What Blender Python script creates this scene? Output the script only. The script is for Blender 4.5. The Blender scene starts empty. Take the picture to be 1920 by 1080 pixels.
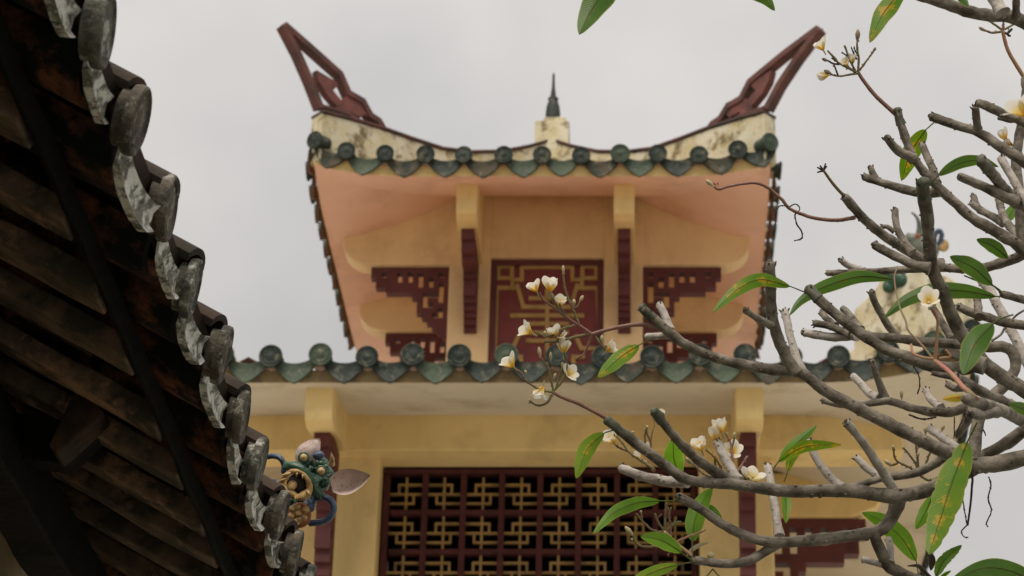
import bpy, bmesh, math, random
import numpy as np
from mathutils import Vector, Matrix, noise
random.seed(7)
R = math.radians
scene = bpy.context.scene
COL = scene.collection

# ------------------------------------------------------------ camera, sky, sun
PITCH, FPX, PPX, CAMZ = R(27.0), 4533.0, 1200.0, 1.6
cam_data = bpy.data.cameras.new('camera')
cam = bpy.data.objects.new('camera', cam_data)
COL.objects.link(cam)
cam.location = (0, 0, CAMZ)
cam.rotation_euler = (R(90) + PITCH, 0, 0)
cam_data.sensor_width = 36.0
cam_data.lens = FPX / 1920 * 36
cam_data.shift_x = (960 - PPX) / 1920
cam_data.clip_start, cam_data.clip_end = 0.1, 3000
cam_data.dof.use_dof = True
cam_data.dof.focus_distance = 4.6
cam_data.dof.aperture_fstop = 10.5
cam_data.dof.aperture_blades = 9
scene.camera = cam

SUN_EL, SUN_AZ = R(54), R(198)      # soft sun behind thin cloud, behind the camera
world = bpy.data.worlds.new('World')
scene.world = world
world.use_nodes = True
wn, wl = world.node_tree.nodes, world.node_tree.links
wn.clear()
w_out = wn.new('ShaderNodeOutputWorld')
w_bg = wn.new('ShaderNodeBackground')
w_sky = wn.new('ShaderNodeTexSky')
w_sky.sky_type = 'NISHITA'
w_sky.sun_disc = False
w_sky.sun_elevation, w_sky.sun_rotation = SUN_EL, SUN_AZ
w_sky.dust_density = 4.0
w_scale = wn.new('ShaderNodeVectorMath'); w_scale.operation = 'SCALE'; w_scale.inputs['Scale'].default_value = 0.065
wl.new(w_sky.outputs[0], w_scale.inputs[0])
w_tc = wn.new('ShaderNodeTexCoord')
w_noise = wn.new('ShaderNodeTexNoise')
w_noise.inputs['Scale'].default_value = 4.5
w_noise.inputs['Detail'].default_value = 4
w_noise.inputs['Roughness'].default_value = 0.5
wl.new(w_tc.outputs['Generated'], w_noise.inputs['Vector'])
w_ramp = wn.new('ShaderNodeValToRGB')       # the cloud deck
w_ramp.color_ramp.elements[0].position = 0.36
w_ramp.color_ramp.elements[0].color = (0.293, 0.286, 0.281, 1)
w_ramp.color_ramp.elements[1].position = 0.64
w_ramp.color_ramp.elements[1].color = (0.388, 0.371, 0.353, 1)
wl.new(w_noise.outputs[0], w_ramp.inputs[0])
w_sep = wn.new('ShaderNodeSeparateXYZ')
wl.new(w_tc.outputs['Generated'], w_sep.inputs[0])
w_cie = wn.new('ShaderNodeMapRange')        # overcast sky: zenith brighter than horizon
w_cie.inputs['From Min'].default_value = 0.0; w_cie.inputs['From Max'].default_value = 1.0
w_cie.inputs['To Min'].default_value = 0.62; w_cie.inputs['To Max'].default_value = 1.55
wl.new(w_sep.outputs['Z'], w_cie.inputs['Value'])
w_mul = wn.new('ShaderNodeVectorMath'); w_mul.operation = 'SCALE'
wl.new(w_ramp.outputs[0], w_mul.inputs[0]); wl.new(w_cie.outputs[0], w_mul.inputs['Scale'])
w_mix = wn.new('ShaderNodeMix'); w_mix.data_type = 'RGBA'
w_mix.inputs[0].default_value = 0.95
wl.new(w_scale.outputs[0], w_mix.inputs[6]); wl.new(w_mul.outputs[0], w_mix.inputs[7])
wl.new(w_mix.outputs[2], w_bg.inputs['Color'])
w_bg.inputs['Strength'].default_value = 1.0
wl.new(w_bg.outputs[0], w_out.inputs[0])

sun_data = bpy.data.lights.new('sun', 'SUN')
sun_data.energy = 1.5
sun_data.angle = R(35)
sun_data.color = (1.0, 0.91, 0.78)
sun = bpy.data.objects.new('sun', sun_data)
COL.objects.link(sun)
sd = Vector((math.sin(SUN_AZ) * math.cos(SUN_EL), math.cos(SUN_AZ) * math.cos(SUN_EL), math.sin(SUN_EL)))
sun.rotation_euler = sd.to_track_quat('Z', 'Y').to_euler()
sun.location = sd * 60

scene.view_settings.view_transform = 'Standard'
scene.view_settings.look = 'None'
scene.view_settings.exposure = 0.88
scene.view_settings.gamma = 1.0
scene.render.engine = 'CYCLES'
scene.cycles.max_bounces = 8
scene.cycles.use_denoising = True

# ------------------------------------------------------------ helpers
ct, st = math.cos(PITCH), math.sin(PITCH)
CAM = Vector((0, 0, CAMZ))
FWD, UPV, RGT = Vector((0, ct, st)), Vector((0, -st, ct)), Vector((1, 0, 0))
def ray(u, v):
    return RGT * ((u - PPX) / FPX) + UPV * ((540 - v) / FPX) + FWD
def PZ(u, v, zc):               # a surveyed point: bearing and distance from the camera station
    return CAM + ray(u, v) * zc
def PY(u, v, Y):
    d = ray(u, v)
    return CAM + d * (Y / d.y)
def PP(u, v, p0, n):
    d = ray(u, v)
    return CAM + d * ((p0 - CAM).dot(n) / d.dot(n))

WM = {}
def place(o, parent=None, M=None):
    M = M if M is not None else Matrix.Identity(4)
    COL.objects.link(o)
    WM[o.name] = M
    if parent is not None:
        o.parent = parent
        o.matrix_parent_inverse = WM[parent.name].inverted()
    o.matrix_basis = M
    return o
def thing(name, loc, label, cat, group=None):
    o = bpy.data.objects.new(name, None)
    place(o, None, Matrix.Translation(Vector(loc)))
    o.empty_display_size = 0.1
    o['label'] = label; o['category'] = cat
    if group: o['group'] = group
    return o
def inst(mesh, name, M, parent):
    return place(bpy.data.objects.new(name, mesh), parent, M)

class MB:
    def __init__(s): s.v, s.f, s.uv = [], [], []
    def add(s, vs, fs, uv=None):
        b = len(s.v)
        s.v += [tuple(p) for p in vs]
        s.f += [tuple(b + i for i in f) for f in fs]
        s.uv += uv if uv else [(0.0, 0.0)] * len(vs)
        return s
    def box(s, x0, x1, y0, y1, z0, z1, M=None):
        vs = [Vector((x, y, z)) for x in (x0, x1) for y in (y0, y1) for z in (z0, z1)]
        if M: vs = [M @ p for p in vs]
        return s.add(vs, [(0, 1, 3, 2), (4, 6, 7, 5), (0, 4, 5, 1), (2, 3, 7, 6), (0, 2, 6, 4), (1, 5, 7, 3)])
    def prism(s, poly, fn, a, b):       # poly of 2D points, fn(x, y, w) -> 3D
        n = len(poly)
        vs = [fn(x, y, a) for x, y in poly] + [fn(x, y, b) for x, y in poly]
        fs = [tuple(range(n)), tuple(range(2 * n - 1, n - 1, -1))]
        fs += [(i, i + n, (i + 1) % n + n, (i + 1) % n) for i in range(n)]
        return s.add(vs, fs)
    def strip(s, pts, w, fn, a, b, closed=False):   # mitred bar along a 2D polyline
        P = [Vector(p) for p in pts]
        n = len(P); L, Rr = [], []
        for i in range(n):
            p0 = P[i - 1] if (i > 0 or closed) else None
            p1 = P[(i + 1) % n] if (i < n - 1 or closed) else None
            d0 = (P[i] - p0).normalized() if p0 is not None else None
            d1 = (p1 - P[i]).normalized() if p1 is not None else None
            d0 = d0 or d1; d1 = d1 or d0
            n0, n1 = Vector((-d0.y, d0.x)), Vector((-d1.y, d1.x))
            m = (n0 + n1)
            m = m / max(0.3, m.length_squared / 2) if m.length > 1e-6 else n0
            L.append(P[i] + m * w / 2); Rr.append(P[i] - m * w / 2)
        rng = range(n if closed else n - 1)
        vs = []
        for i in range(n):
            for q in (L[i], Rr[i]):
                vs += [fn(q.x, q.y, a), fn(q.x, q.y, b)]
        fs = []
        for i in rng:
            j = (i + 1) % n
            A, B = i * 4, j * 4
            fs += [(A, A + 2, B + 2, B), (A + 1, B + 1, B + 3, A + 3), (A, B, B + 1, A + 1), (A + 2, A + 3, B + 3, B + 2)]
        if not closed:
            e = (n - 1) * 4
            fs += [(0, 1, 3, 2), (e, e + 2, e + 3, e + 1)]
        return s.add(vs, fs)
    def lathe(s, prof, n, M=None):      # about local X, prof of (x, r)
        vs, fs = [], []
        for x, r in prof:
            for k in range(n):
                a = 2 * math.pi * k / n
                p = Vector((x, r * math.cos(a), r * math.sin(a)))
                vs.append(M @ p if M else p)
        for i in range(len(prof) - 1):
            for k in range(n):
                k2 = (k + 1) % n
                fs.append((i * n + k, i * n + k2, (i + 1) * n + k2, (i + 1) * n + k))
        fs.append(tuple(range(n - 1, -1, -1)))
        fs.append(tuple(range((len(prof) - 1) * n, len(prof) * n)))
        return s.add(vs, fs)
    def tube(s, pts, rad, n=10, seed=0.0, rough=0.0, rs=20.0, cap_round=True):
        pts = [Vector(p) for p in pts]
        rad = list(rad)
        if cap_round:                   # blunt, slightly rounded far end
            d = (pts[-1] - pts[-2]).normalized(); r = rad[-1]
            pts += [pts[-1] + d * r * .35, pts[-1] + d * r * .55]; rad += [r * .8, r * .4]
        T = []
        for i in range(len(pts)):
            a, b = pts[max(0, i - 1)], pts[min(len(pts) - 1, i + 1)]
            T.append((b - a).normalized())
        nrm = T[0].orthogonal().normalized()
        vs, uv = [], []
        run = 0.0
        for i, p in enumerate(pts):
            if i: run += (p - pts[i - 1]).length
            nrm = (nrm - T[i] * nrm.dot(T[i])).normalized()
            bi = T[i].cross(nrm)
            for k in range(n):
                a = 2 * math.pi * k / n
                dr = nrm * math.cos(a) + bi * math.sin(a)
                q = p + dr * rad[i]
                r = rad[i]
                if rough:
                    r *= 1 + rough * noise.noise(q * rs + Vector((seed, seed * 1.7, 0)))
                vs.append(p + dr * r); uv.append((run, k / n))
        m = len(pts)
        fs = [(i * n + k, i * n + (k + 1) % n, (i + 1) * n + (k + 1) % n, (i + 1) * n + k) for i in range(m - 1) for k in range(n)]
        fs += [tuple(range(n - 1, -1, -1)), tuple(range((m - 1) * n, m * n))]
        return s.add(vs, fs, uv)
    def blob(s, c, r, M3=None, sub=2, amp=0.0, sc=30.0):
        bm = bmesh.new(); bmesh.ops.create_icosphere(bm, subdivisions=sub, radius=1)
        vs = []
        for v in bm.verts:
            p = Vector((v.co.x * r[0], v.co.y * r[1], v.co.z * r[2]))
            if M3: p = M3 @ p
            p = p + Vector(c)
            if amp: p = p + (p - Vector(c)) * amp * noise.noise(p * sc)
            vs.append(p)
        bm.verts.index_update()
        fs = [tuple(v.index for v in f.verts) for f in bm.faces]
        bm.free()
        return s.add(vs, fs)
    def mesh(s, name, mat, smooth=False):
        me = bpy.data.meshes.new(name)
        me.from_pydata(s.v, [], s.f)
        if any(u != (0.0, 0.0) for u in s.uv):
            at = me.attributes.new('st', 'FLOAT_VECTOR', 'POINT')
            at.data.foreach_set('vector', [c for u in s.uv for c in (u[0], u[1], 0.0)])
        bm = bmesh.new(); bm.from_mesh(me)
        bmesh.ops.recalc_face_normals(bm, faces=bm.faces)
        bm.to_mesh(me); bm.free()
        if mat: me.materials.append(mat)
        if smooth:
            me.shade_smooth()
            me.set_sharp_from_angle(angle=R(smooth if smooth is not True else 50))
        return me
    def build(s, name, mat, parent=None, smooth=False, bevel=0.0, M=None):
        o = bpy.data.objects.new(name, s.mesh(name, mat, smooth))
        place(o, parent, M)
        if bevel:
            b = o.modifiers.new('bevel', 'BEVEL'); b.width = bevel; b.segments = 2; b.limit_method = 'ANGLE'; b.angle_limit = R(40)
        return o

def crom(P, n):                          # Catmull-Rom resample
    P = [Vector(p) for p in P]
    if len(P) < 3:
        return [P[0].lerp(P[-1], i / n) for i in range(n + 1)]
    E = [P[0] * 2 - P[1]] + P + [P[-1] * 2 - P[-2]]
    cum = [0.0]
    for i in range(len(P) - 1): cum.append(cum[-1] + (P[i + 1] - P[i]).length)
    out = []
    for q in range(n + 1):
        L = cum[-1] * q / n
        i = 0
        while i < len(P) - 2 and cum[i + 1] < L: i += 1
        t = (L - cum[i]) / max(1e-9, cum[i + 1] - cum[i])
        a, b, c, d = E[i], E[i + 1], E[i + 2], E[i + 3]
        out.append(0.5 * ((2 * b) + (c - a) * t + (2 * a - 5 * b + 4 * c - d) * t * t + (3 * b - a - 3 * c + d) * t ** 3))
    return out

# ------------------------------------------------------------ materials
def rgba(c): return (c[0], c[1], c[2], 1)
def mat(name, base, vary=None, vs=6.0, vpos=(.4, .65), dirt=None, ds=2.0, dpos=(.55, .7), rough=.75, bump=.15, bs=40.0, spec=.3, coat=0.0, stretch=None, dirt_detail=8, streak=None):
    m = bpy.data.materials.new(name); m.use_nodes = True
    N, L = m.node_tree.nodes, m.node_tree.links
    b = N['Principled BSDF']
    b.inputs['Roughness'].default_value = rough
    b.inputs['Specular IOR Level'].default_value = spec
    b.inputs['Coat Weight'].default_value = coat
    b.inputs['Coat Roughness'].default_value = .25
    tc = N.new('ShaderNodeTexCoord')
    gi = N.new('ShaderNodeNewGeometry')
    src = gi.outputs['Position']
    if stretch:
        mp = N.new('ShaderNodeMapping'); mp.inputs['Scale'].default_value = stretch
        L.new(src, mp.inputs['Vector']); src = mp.outputs[0]
    col = None
    if vary:
        n1 = N.new('ShaderNodeTexNoise'); n1.inputs['Scale'].default_value = vs; n1.inputs['Detail'].default_value = 6; n1.inputs['Roughness'].default_value = .6
        L.new(src, n1.inputs['Vector'])
        r1 = N.new('ShaderNodeValToRGB')
        r1.color_ramp.elements[0].position, r1.color_ramp.elements[1].position = vpos
        r1.color_ramp.elements[0].color, r1.color_ramp.elements[1].color = rgba(base), rgba(vary)
        L.new(n1.outputs[0], r1.inputs[0]); col = r1.outputs[0]
    if dirt:
        n2 = N.new('ShaderNodeTexNoise'); n2.inputs['Scale'].default_value = ds; n2.inputs['Detail'].default_value = dirt_detail; n2.inputs['Roughness'].default_value = .68
        L.new(src, n2.inputs['Vector'])
        r2 = N.new('ShaderNodeValToRGB')
        r2.color_ramp.elements[0].position, r2.color_ramp.elements[1].position = dpos
        r2.color_ramp.elements[0].color, r2.color_ramp.elements[1].color = (0, 0, 0, 1), (1, 1, 1, 1)
        L.new(n2.outputs[0], r2.inputs[0])
        mx = N.new('ShaderNodeMix'); mx.data_type = 'RGBA'
        L.new(r2.outputs[0], mx.inputs[0])
        if col: L.new(col, mx.inputs[6])
        else: mx.inputs[6].default_value = rgba(base)
        mx.inputs[7].default_value = rgba(dirt); col = mx.outputs[2]
    if streak:                          # rain streaks running down the face
        mq = N.new('ShaderNodeMapping'); mq.inputs['Scale'].default_value = (4.5, 4.5, .9); L.new(gi.outputs['Position'], mq.inputs['Vector'])
        n4 = N.new('ShaderNodeTexNoise'); n4.inputs['Scale'].default_value = 1.0; n4.inputs['Detail'].default_value = 7; n4.inputs['Roughness'].default_value = .65
        L.new(mq.outputs[0], n4.inputs['Vector'])
        r4 = N.new('ShaderNodeMapRange'); r4.inputs['From Min'].default_value = .50; r4.inputs['From Max'].default_value = .78; r4.inputs['To Max'].default_value = .42
        L.new(n4.outputs[0], r4.inputs['Value'])
        m5 = N.new('ShaderNodeMix'); m5.data_type = 'RGBA'; L.new(r4.outputs[0], m5.inputs[0])
        if col: L.new(col, m5.inputs[6])
        else: m5.inputs[6].default_value = rgba(base)
        m5.inputs[7].default_value = rgba(streak); col = m5.outputs[2]
    if col: L.new(col, b.inputs['Base Color'])
    else: b.inputs['Base Color'].default_value = rgba(base)
    if bump:
        n3 = N.new('ShaderNodeTexNoise'); n3.inputs['Scale'].default_value = bs; n3.inputs['Detail'].default_value = 6; n3.inputs['Roughness'].default_value = .6
        L.new(src, n3.inputs['Vector'])
        bp = N.new('ShaderNodeBump'); bp.inputs['Strength'].default_value = bump; bp.inputs['Distance'].default_value = .01
        L.new(n3.outputs[0], bp.inputs['Height']); L.new(bp.outputs[0], b.inputs['Normal'])
    return m

M_yellow = mat('yellow_limewash', (.78, .58, .26), (.72, .52, .22), 2.5, streak=(.40, .29, .13), dirt=(.48, .34, .16), ds=2.6, dpos=(.52, .78), bump=.12, bs=30)
M_salmon = mat('salmon_limewash', (.86, .56, .41), (.80, .51, .36), 1.6, dirt=(.58, .36, .24), ds=2.2, dpos=(.5, .78), bump=.12, bs=25)
M_cream = mat('grey_cream_limewash', (.64, .57, .45), (.58, .51, .39), 1.5, dirt=(.38, .31, .21), ds=2.4, dpos=(.52, .8), bump=.12, bs=25)
M_peach = mat('peach_limewash', (.78, .57, .31), (.72, .50, .26), 2.5, streak=(.45, .30, .16), dirt=(.52, .35, .17), ds=2.6, dpos=(.52, .78), bump=.12, bs=30)
M_tail2 = mat('faded_red_fret', (.20, .072, .062), (.13, .05, .043), 9, dirt=(.06, .035, .03), ds=6, dpos=(.5, .7), bump=.2)
M_bounce_damper = mat('bounce_damper_dark', (.055, .045, .03), (.035, .05, .02), 3, bump=.6, bs=12, spec=.1)  # dark tone for the added bed that soaks up ground bounce
M_maroon = mat('maroon_paint', (.12, .032, .030), (.09, .026, .024), 8, dirt=(.06, .022, .02), ds=5, rough=.6, bump=.1)
M_red = mat('red_panel_paint', (.185, .042, .040), (.15, .032, .030), 5, dirt=(.10, .03, .026), ds=3, rough=.6, bump=.08)
M_gold_shade = mat('shaded_ochre_paint', (.32, .19, .06), (.23, .135, .045), 12, dirt=(.10, .06, .03), ds=6, rough=.6, bump=.1)  # darker copy of the ochre, with the lattice's shade in its colour
M_gold = mat('ochre_paint', (.40, .255, .085), (.31, .195, .065), 11, dirt=(.16, .10, .04), ds=6, rough=.6, bump=.1)
M_green = mat('green_glaze', (.020, .030, .026), (.042, .054, .045), 14, dirt=(.16, .15, .105), ds=18, dpos=(.53, .68), rough=.5, bump=.9, bs=38, spec=.2)
M_green2 = mat('light_green_glaze', (.070, .095, .062), (.04, .062, .047), 9, dirt=(.22, .2, .14), ds=18, dpos=(.55, .70), rough=.5, bump=.9, bs=38, spec=.2)
M_green3 = mat('grey_brown_glaze', (.085, .068, .048), (.035, .045, .035), 16, vpos=(.42, .58), dirt=(.2, .18, .13), ds=18, dpos=(.54, .68), rough=.6, bump=.9, bs=38, spec=.15)
M_brown_tile = mat('brown_unglazed_tile', (.15, .075, .045), (.08, .05, .035), 9, dirt=(.03, .035, .025), ds=4, bump=.3)
M_rooftop = mat('bounce_pale_terracotta', (.46, .33, .25), (.40, .27, .19), 9, dirt=(.24, .18, .14), ds=4, dpos=(.55, .75), bump=.3)  # roof tone made pale to bounce warm light into the upper soffit
M_mortar = mat('brown_mortar', (.20, .14, .075), (.30, .21, .09), 12, dirt=(.08, .06, .04), ds=9, bump=.5)
M_lattice = mat('shaded_maroon_lattice', (.085, .026, .024), (.06, .02, .018), 8, dirt=(.03, .014, .012), ds=5, rough=.7, bump=.1, spec=.12)  # maroon darkened to stand in for the shade below the eave
M_plaster = mat('stained_white_plaster', (.60, .56, .43), (.50, .43, .24), 7, streak=(.20, .17, .10), dirt=(.17, .13, .06), ds=8, dpos=(.51, .62), bump=.3, bs=30)
M_tail = mat('dark_red_tail_paint', (.135, .055, .045), (.085, .042, .035), 9, dirt=(.045, .035, .03), ds=5, dpos=(.5, .7), bump=.2)
M_tailcap = mat('dark_ridge_cap', (.055, .04, .036), (.12, .05, .042), 6, bump=.2)
M_shade_dark = mat('shade_dark_interior', (.010, .012, .012), bump=0, spec=.05)  # near-black walls put the unlit room's shade into the colour
M_ground = mat('pale_concrete_paving', (.56, .54, .49), (.50, .48, .43), .8, dirt=(.40, .38, .34), ds=.5, bump=.2, bs=10)
# the old hall
M_terra = mat('old_terracotta', (.26, .10, .055), (.06, .036, .024), 12, vpos=(.35, .65), dirt=(.010, .013, .011), ds=9, dpos=(.40, .54), rough=.85, bump=.5, bs=60, spec=.06)
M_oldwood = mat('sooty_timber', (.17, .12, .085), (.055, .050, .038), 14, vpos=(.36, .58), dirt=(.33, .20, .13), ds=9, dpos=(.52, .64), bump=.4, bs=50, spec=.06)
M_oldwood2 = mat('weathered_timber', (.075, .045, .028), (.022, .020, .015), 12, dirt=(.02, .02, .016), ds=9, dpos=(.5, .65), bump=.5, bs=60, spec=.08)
M_shadewood = mat('shade_black_timber', (.006, .007, .007), (.009, .008, .007), 9, bump=.4, bs=40, spec=.04)  # dark timber, blackened further to paint in the shade under the roof
M_crust = mat('lichen_crusted_tile', (.045, .05, .04), (.14, .13, .10), 40, vpos=(.40, .6), dirt=(.42, .42, .37), ds=34, dpos=(.52, .64), rough=.8, bump=1.0, bs=70)
M_crust2 = mat('white_crusted_apron', (.06, .065, .05), (.20, .20, .165), 40, vpos=(.38, .6), dirt=(.66, .66, .61), ds=34, dpos=(.45, .55), rough=.8, bump=1.0, bs=70)
M_capold = mat('grey_brown_cap_tile', (.045, .042, .032), (.11, .09, .065), 26, vpos=(.4, .6), dirt=(.32, .31, .26), ds=38, dpos=(.54, .66), rough=.75, bump=.9, bs=80)
M_hallwall = mat('ochre_hall_wall', (.34, .26, .13), (.24, .18, .09), 5, dirt=(.07, .06, .035), ds=4, dpos=(.5, .7), bump=.4, bs=20)
M_roofold = mat('old_roof_cover', (.06, .04, .03), (.03, .028, .022), 9, bump=.5, spec=.1)

# ------------------------------------------------------------ ground
g = MB().add([(-150, -60, 0), (150, -60, 0), (150, 240, 0), (-150, 240, 0)], [(0, 1, 2, 3)]).build('ground', M_ground)
g['kind'] = 'structure'
gb = MB().add([(-1.35, -1.5, .006), (5.5, -1.5, .006), (5.5, 7.4, .006), (-1.35, 7.4, .006)], [(0, 1, 2, 3)]).build('bounce_damper', M_bounce_damper)  # dark bed added out of view to cut bounce under branches and eave
gb['kind'] = 'structure'

# ------------------------------------------------------------ shared tile meshes
def cap_profile(r, back):
    k = r / .066
    return [(-back, .80 * r), (-.018 * k, .80 * r), (-.015 * k, .97 * r), (-.004 * k, r), (.004 * k, .965 * r), (.006 * k, .90 * r), (.001, .82 * r), (-.001, .74 * r), (.001, .70 * r),
            (.003 * k, .66 * r), (.001, .60 * r), (.001, .34 * r), (.004 * k, .28 * r), (.004 * k, .10 * r), (.006 * k, .02 * r)]
cap_meshes = [MB().lathe(cap_profile(.063, .12), 28).mesh('tile_cap', m, 40) for m in (M_green, M_green, M_green2)]
def drip_mesh(w, m, tip=.155, top=.03, thick=.016, n=16, out=.006, pw=1.15, sag=.05, wav=.001):
    b = MB(); vs = []; fs = []
    for i in range(n + 1):
        t = -1 + 2 * i / n
        y = t * w / 2
        zt = -top - sag * (1 - t * t)
        zb = -top - .045 - (tip - top - .045) * (1 - abs(t) ** pw) - wav * math.cos(t * 9.42)
        xo = out * (1 - abs(t))                      # the apron swings out a little towards its point
        for (x, z) in ((0, zt), (thick + .004, zt), (thick - .004, zt * .7 + zb * .3), (thick - .004 + xo, zt * .22 + zb * .78), (thick + .005 + xo, zb), (xo, zb)):
            vs.append((x, y, z))
    for i in range(n):
        for k in range(6):
            fs.append((i * 6 + k, i * 6 + (k + 1) % 6, i * 6 + 6 + (k + 1) % 6, i * 6 + 6 + k))
    fs += [tuple(range(6)), tuple(range(n * 6 + 5, n * 6 - 1, -1))]
    return b.add(vs, fs).mesh('drip_tile', m, 35)
drip_meshes = [drip_mesh(.25, m, tip=.163, top=-.004, pw=1.5) for m in (M_green, M_green, M_green2, M_green3)]
drip_brown = drip_mesh(.25, M_brown_tile, tip=.15, out=.02)

# ------------------------------------------------------------ the temple tower
UX, UY, UH, UZ = -.64, 15.25, 1.53, 9.57          # upper roof centre, half width, cap height
LX, LY, LHX, LHY, LZ = -.58, 15.25, 2.42, 3.45, 7.20
tower = thing('temple_tower', (UX, 15.25, 0), 'two-tiered yellow and salmon temple tower with green tile eaves and lattice window', 'temple')

def uprof(d): return float(np.interp(d, [-.1, 0, .2, .38, .57, .76, .95, 1.15, 1.34, 1.6], [0, 0, .045, .10, .17, .26, .37, .51, .68, .92]))
def lprof(d): return float(np.interp(d, [-.1, 0, .4, .8, 1.4, 2.0, 2.9, 3.5], [0, 0, .06, .15, .35, .55, .85, 1.05]))
def smin(a, b, k): return -k * math.log(math.exp(-a / k) + math.exp(-b / k)) + k * math.log(2) * math.exp(-abs(a - b) / k)
def corner_lift(ax, ay, L, s0=.62):
    f = lambda a: max(0.0, (min(a, 1.0) - s0) / (1 - s0))
    return L * (f(ax) ** 2) * (f(ay) ** 1.5)
def make_roof(name, cx, cy, hx, hy, zc, prof, lift, msof, mtop, inner, pitch, mfas):
    def sz(x, y, k):
        dx, dy = hx - abs(x - cx), hy - abs(y - cy)
        d = smin(dx, dy, k) if k else min(dx, dy)
        return prof(d) + corner_lift(abs(x - cx) / hx, abs(y - cy) / hy, lift)
    def sheet(off, e, k, n=56):
        vs, fs = [], []
        for i in range(n + 1):
            for j in range(n + 1):
                x = cx + (hx - e) * (2 * i / n - 1); y = cy + (hy - e) * (2 * j / n - 1)
                vs.append((x, y, zc + off + sz(x, y, k)))
        for i in range(n):
            for j in range(n):
                a = i * (n + 1) + j
                fs.append((a, a + n + 1, a + n + 2, a + 1))
        return vs, fs, n
    tv, tf, n = sheet(-.075, .03, 0)
    roof = MB().add(tv, tf).build(name, mtop, tower, smooth=30)
    sv, sf, n = sheet(-.145, .032, .10)
    MB().add(sv, sf).build('soffit', msof, roof, smooth=60)
    # fascia between the two sheets
    ring = [i * (n + 1) for i in range(n + 1)] + [n * (n + 1) + j for j in range(1, n + 1)] + [i * (n + 1) + n for i in range(n - 1, -1, -1)] + [j for j in range(n - 1, 0, -1)]
    fv = [Vector(tv[i]) for i in ring] + [Vector(sv[i]) - Vector((0, 0, .004)) for i in ring]
    m = len(ring)
    MB().add(fv, [(i, (i + 1) % m, (i + 1) % m + m, i + m) for i in range(m)]).build('fascia', mfas, roof)
    # eave tiles on each of the four sides
    for side in range(4):
        ang = side * math.pi / 2                     # outward direction
        half_run, half_out = (hy, hx) if side % 2 == 0 else (hx, hy)
        nr = int(round(2 * half_run / pitch))
        for i in range(nr + 1):
            if side % 2 == 0 and i in (0, nr): continue
            s = -half_run + 2 * half_run * i / nr
            s = max(-half_run + .035, min(half_run - .035, s)) + (random.uniform(-.012, .012) if 0 < i < nr else 0)
            o, t = Vector((math.cos(ang), math.sin(ang), 0)), Vector((-math.sin(ang), math.cos(ang), 0))
            p = Vector((cx, cy, 0)) + o * (half_out + .045) + t * s
            z = zc + corner_lift(abs(p.x - cx) / hx, abs(p.y - cy) / hy, lift)
            z2 = corner_lift(abs(p.x + t.x * .05 - cx) / hx, abs(p.y + t.y * .05 - cy) / hy, lift)
            turn = 0.0
            if i == 0: turn = -R(30)
            if i == nr: turn = R(30)
            M = Matrix.Translation(Vector((p.x, p.y, z - .018 + random.uniform(-.01, .01)))) @ Matrix.Rotation(ang + turn + random.uniform(-.06, .06), 4, 'Z') @ Matrix.Rotation(R(8) + random.uniform(-.06, .06), 4, 'Y') @ Matrix.Scale(random.uniform(.94, 1.06), 4)
            inst(cap_meshes[random.choice((0, 0, 1, 2))], 'tile_cap', M, roof)
            if i < nr:
                s1 = s + half_run / nr
                p1 = Vector((cx, cy, 0)) + o * (half_out - .015) + t * s1
                zz = zc + corner_lift(abs(p1.x - cx) / hx, abs(p1.y - cy) / hy, lift)
                za = corner_lift(abs((p1 - t * .1).x - cx) / hx, abs((p1 - t * .1).y - cy) / hy, lift)
                zb = corner_lift(abs((p1 + t * .1).x - cx) / hx, abs((p1 + t * .1).y - cy) / hy, lift)
                roll = math.atan2(zb - za, .2)
                dm = random.choice(drip_meshes) if side == 3 or side == 1 else drip_brown
                if name == 'lower_roof' and side != 3: dm = random.choice(drip_meshes)
                M = Matrix.Translation(Vector((p1.x, p1.y, zz + random.uniform(-.006, .006)))) @ Matrix.Rotation(ang + random.uniform(-.05, .05), 4, 'Z') @ Matrix.Rotation(roll + random.uniform(-.03, .03), 4, 'X') @ Matrix.Scale(pitch / .26 * random.uniform(.97, 1.04), 4)
                inst(dm, 'drip_tile', M, roof)
            # the row of barrel tiles climbing from this cap
            if abs(s) < half_run - .15:
                dmax = min(half_run - abs(s), inner[side % 2])
                pts, rr = [], []
                for q in range(7):
                    d = .05 + (dmax - .05) * q / 6
                    w = p - o * d
                    pts.append((w.x, w.y, zc + sz(w.x, w.y, 0) - .03)); rr.append(.05)
                MB().tube(pts, rr, 8, cap_round=False).build('tile_roll', mtop, roof, smooth=60)
    return roof, sz

upper_roof, usz = make_roof('upper_roof', UX, UY, UH, UH, UZ, uprof, .11, M_salmon, M_rooftop, (1.5, 1.5), .262, M_yellow)
lower_roof, lsz = make_roof('lower_roof', LX, LY, LHX, LHY, LZ, lprof, .17, M_cream, M_rooftop, (1.75, 2.8), .258, M_mortar)

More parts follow.
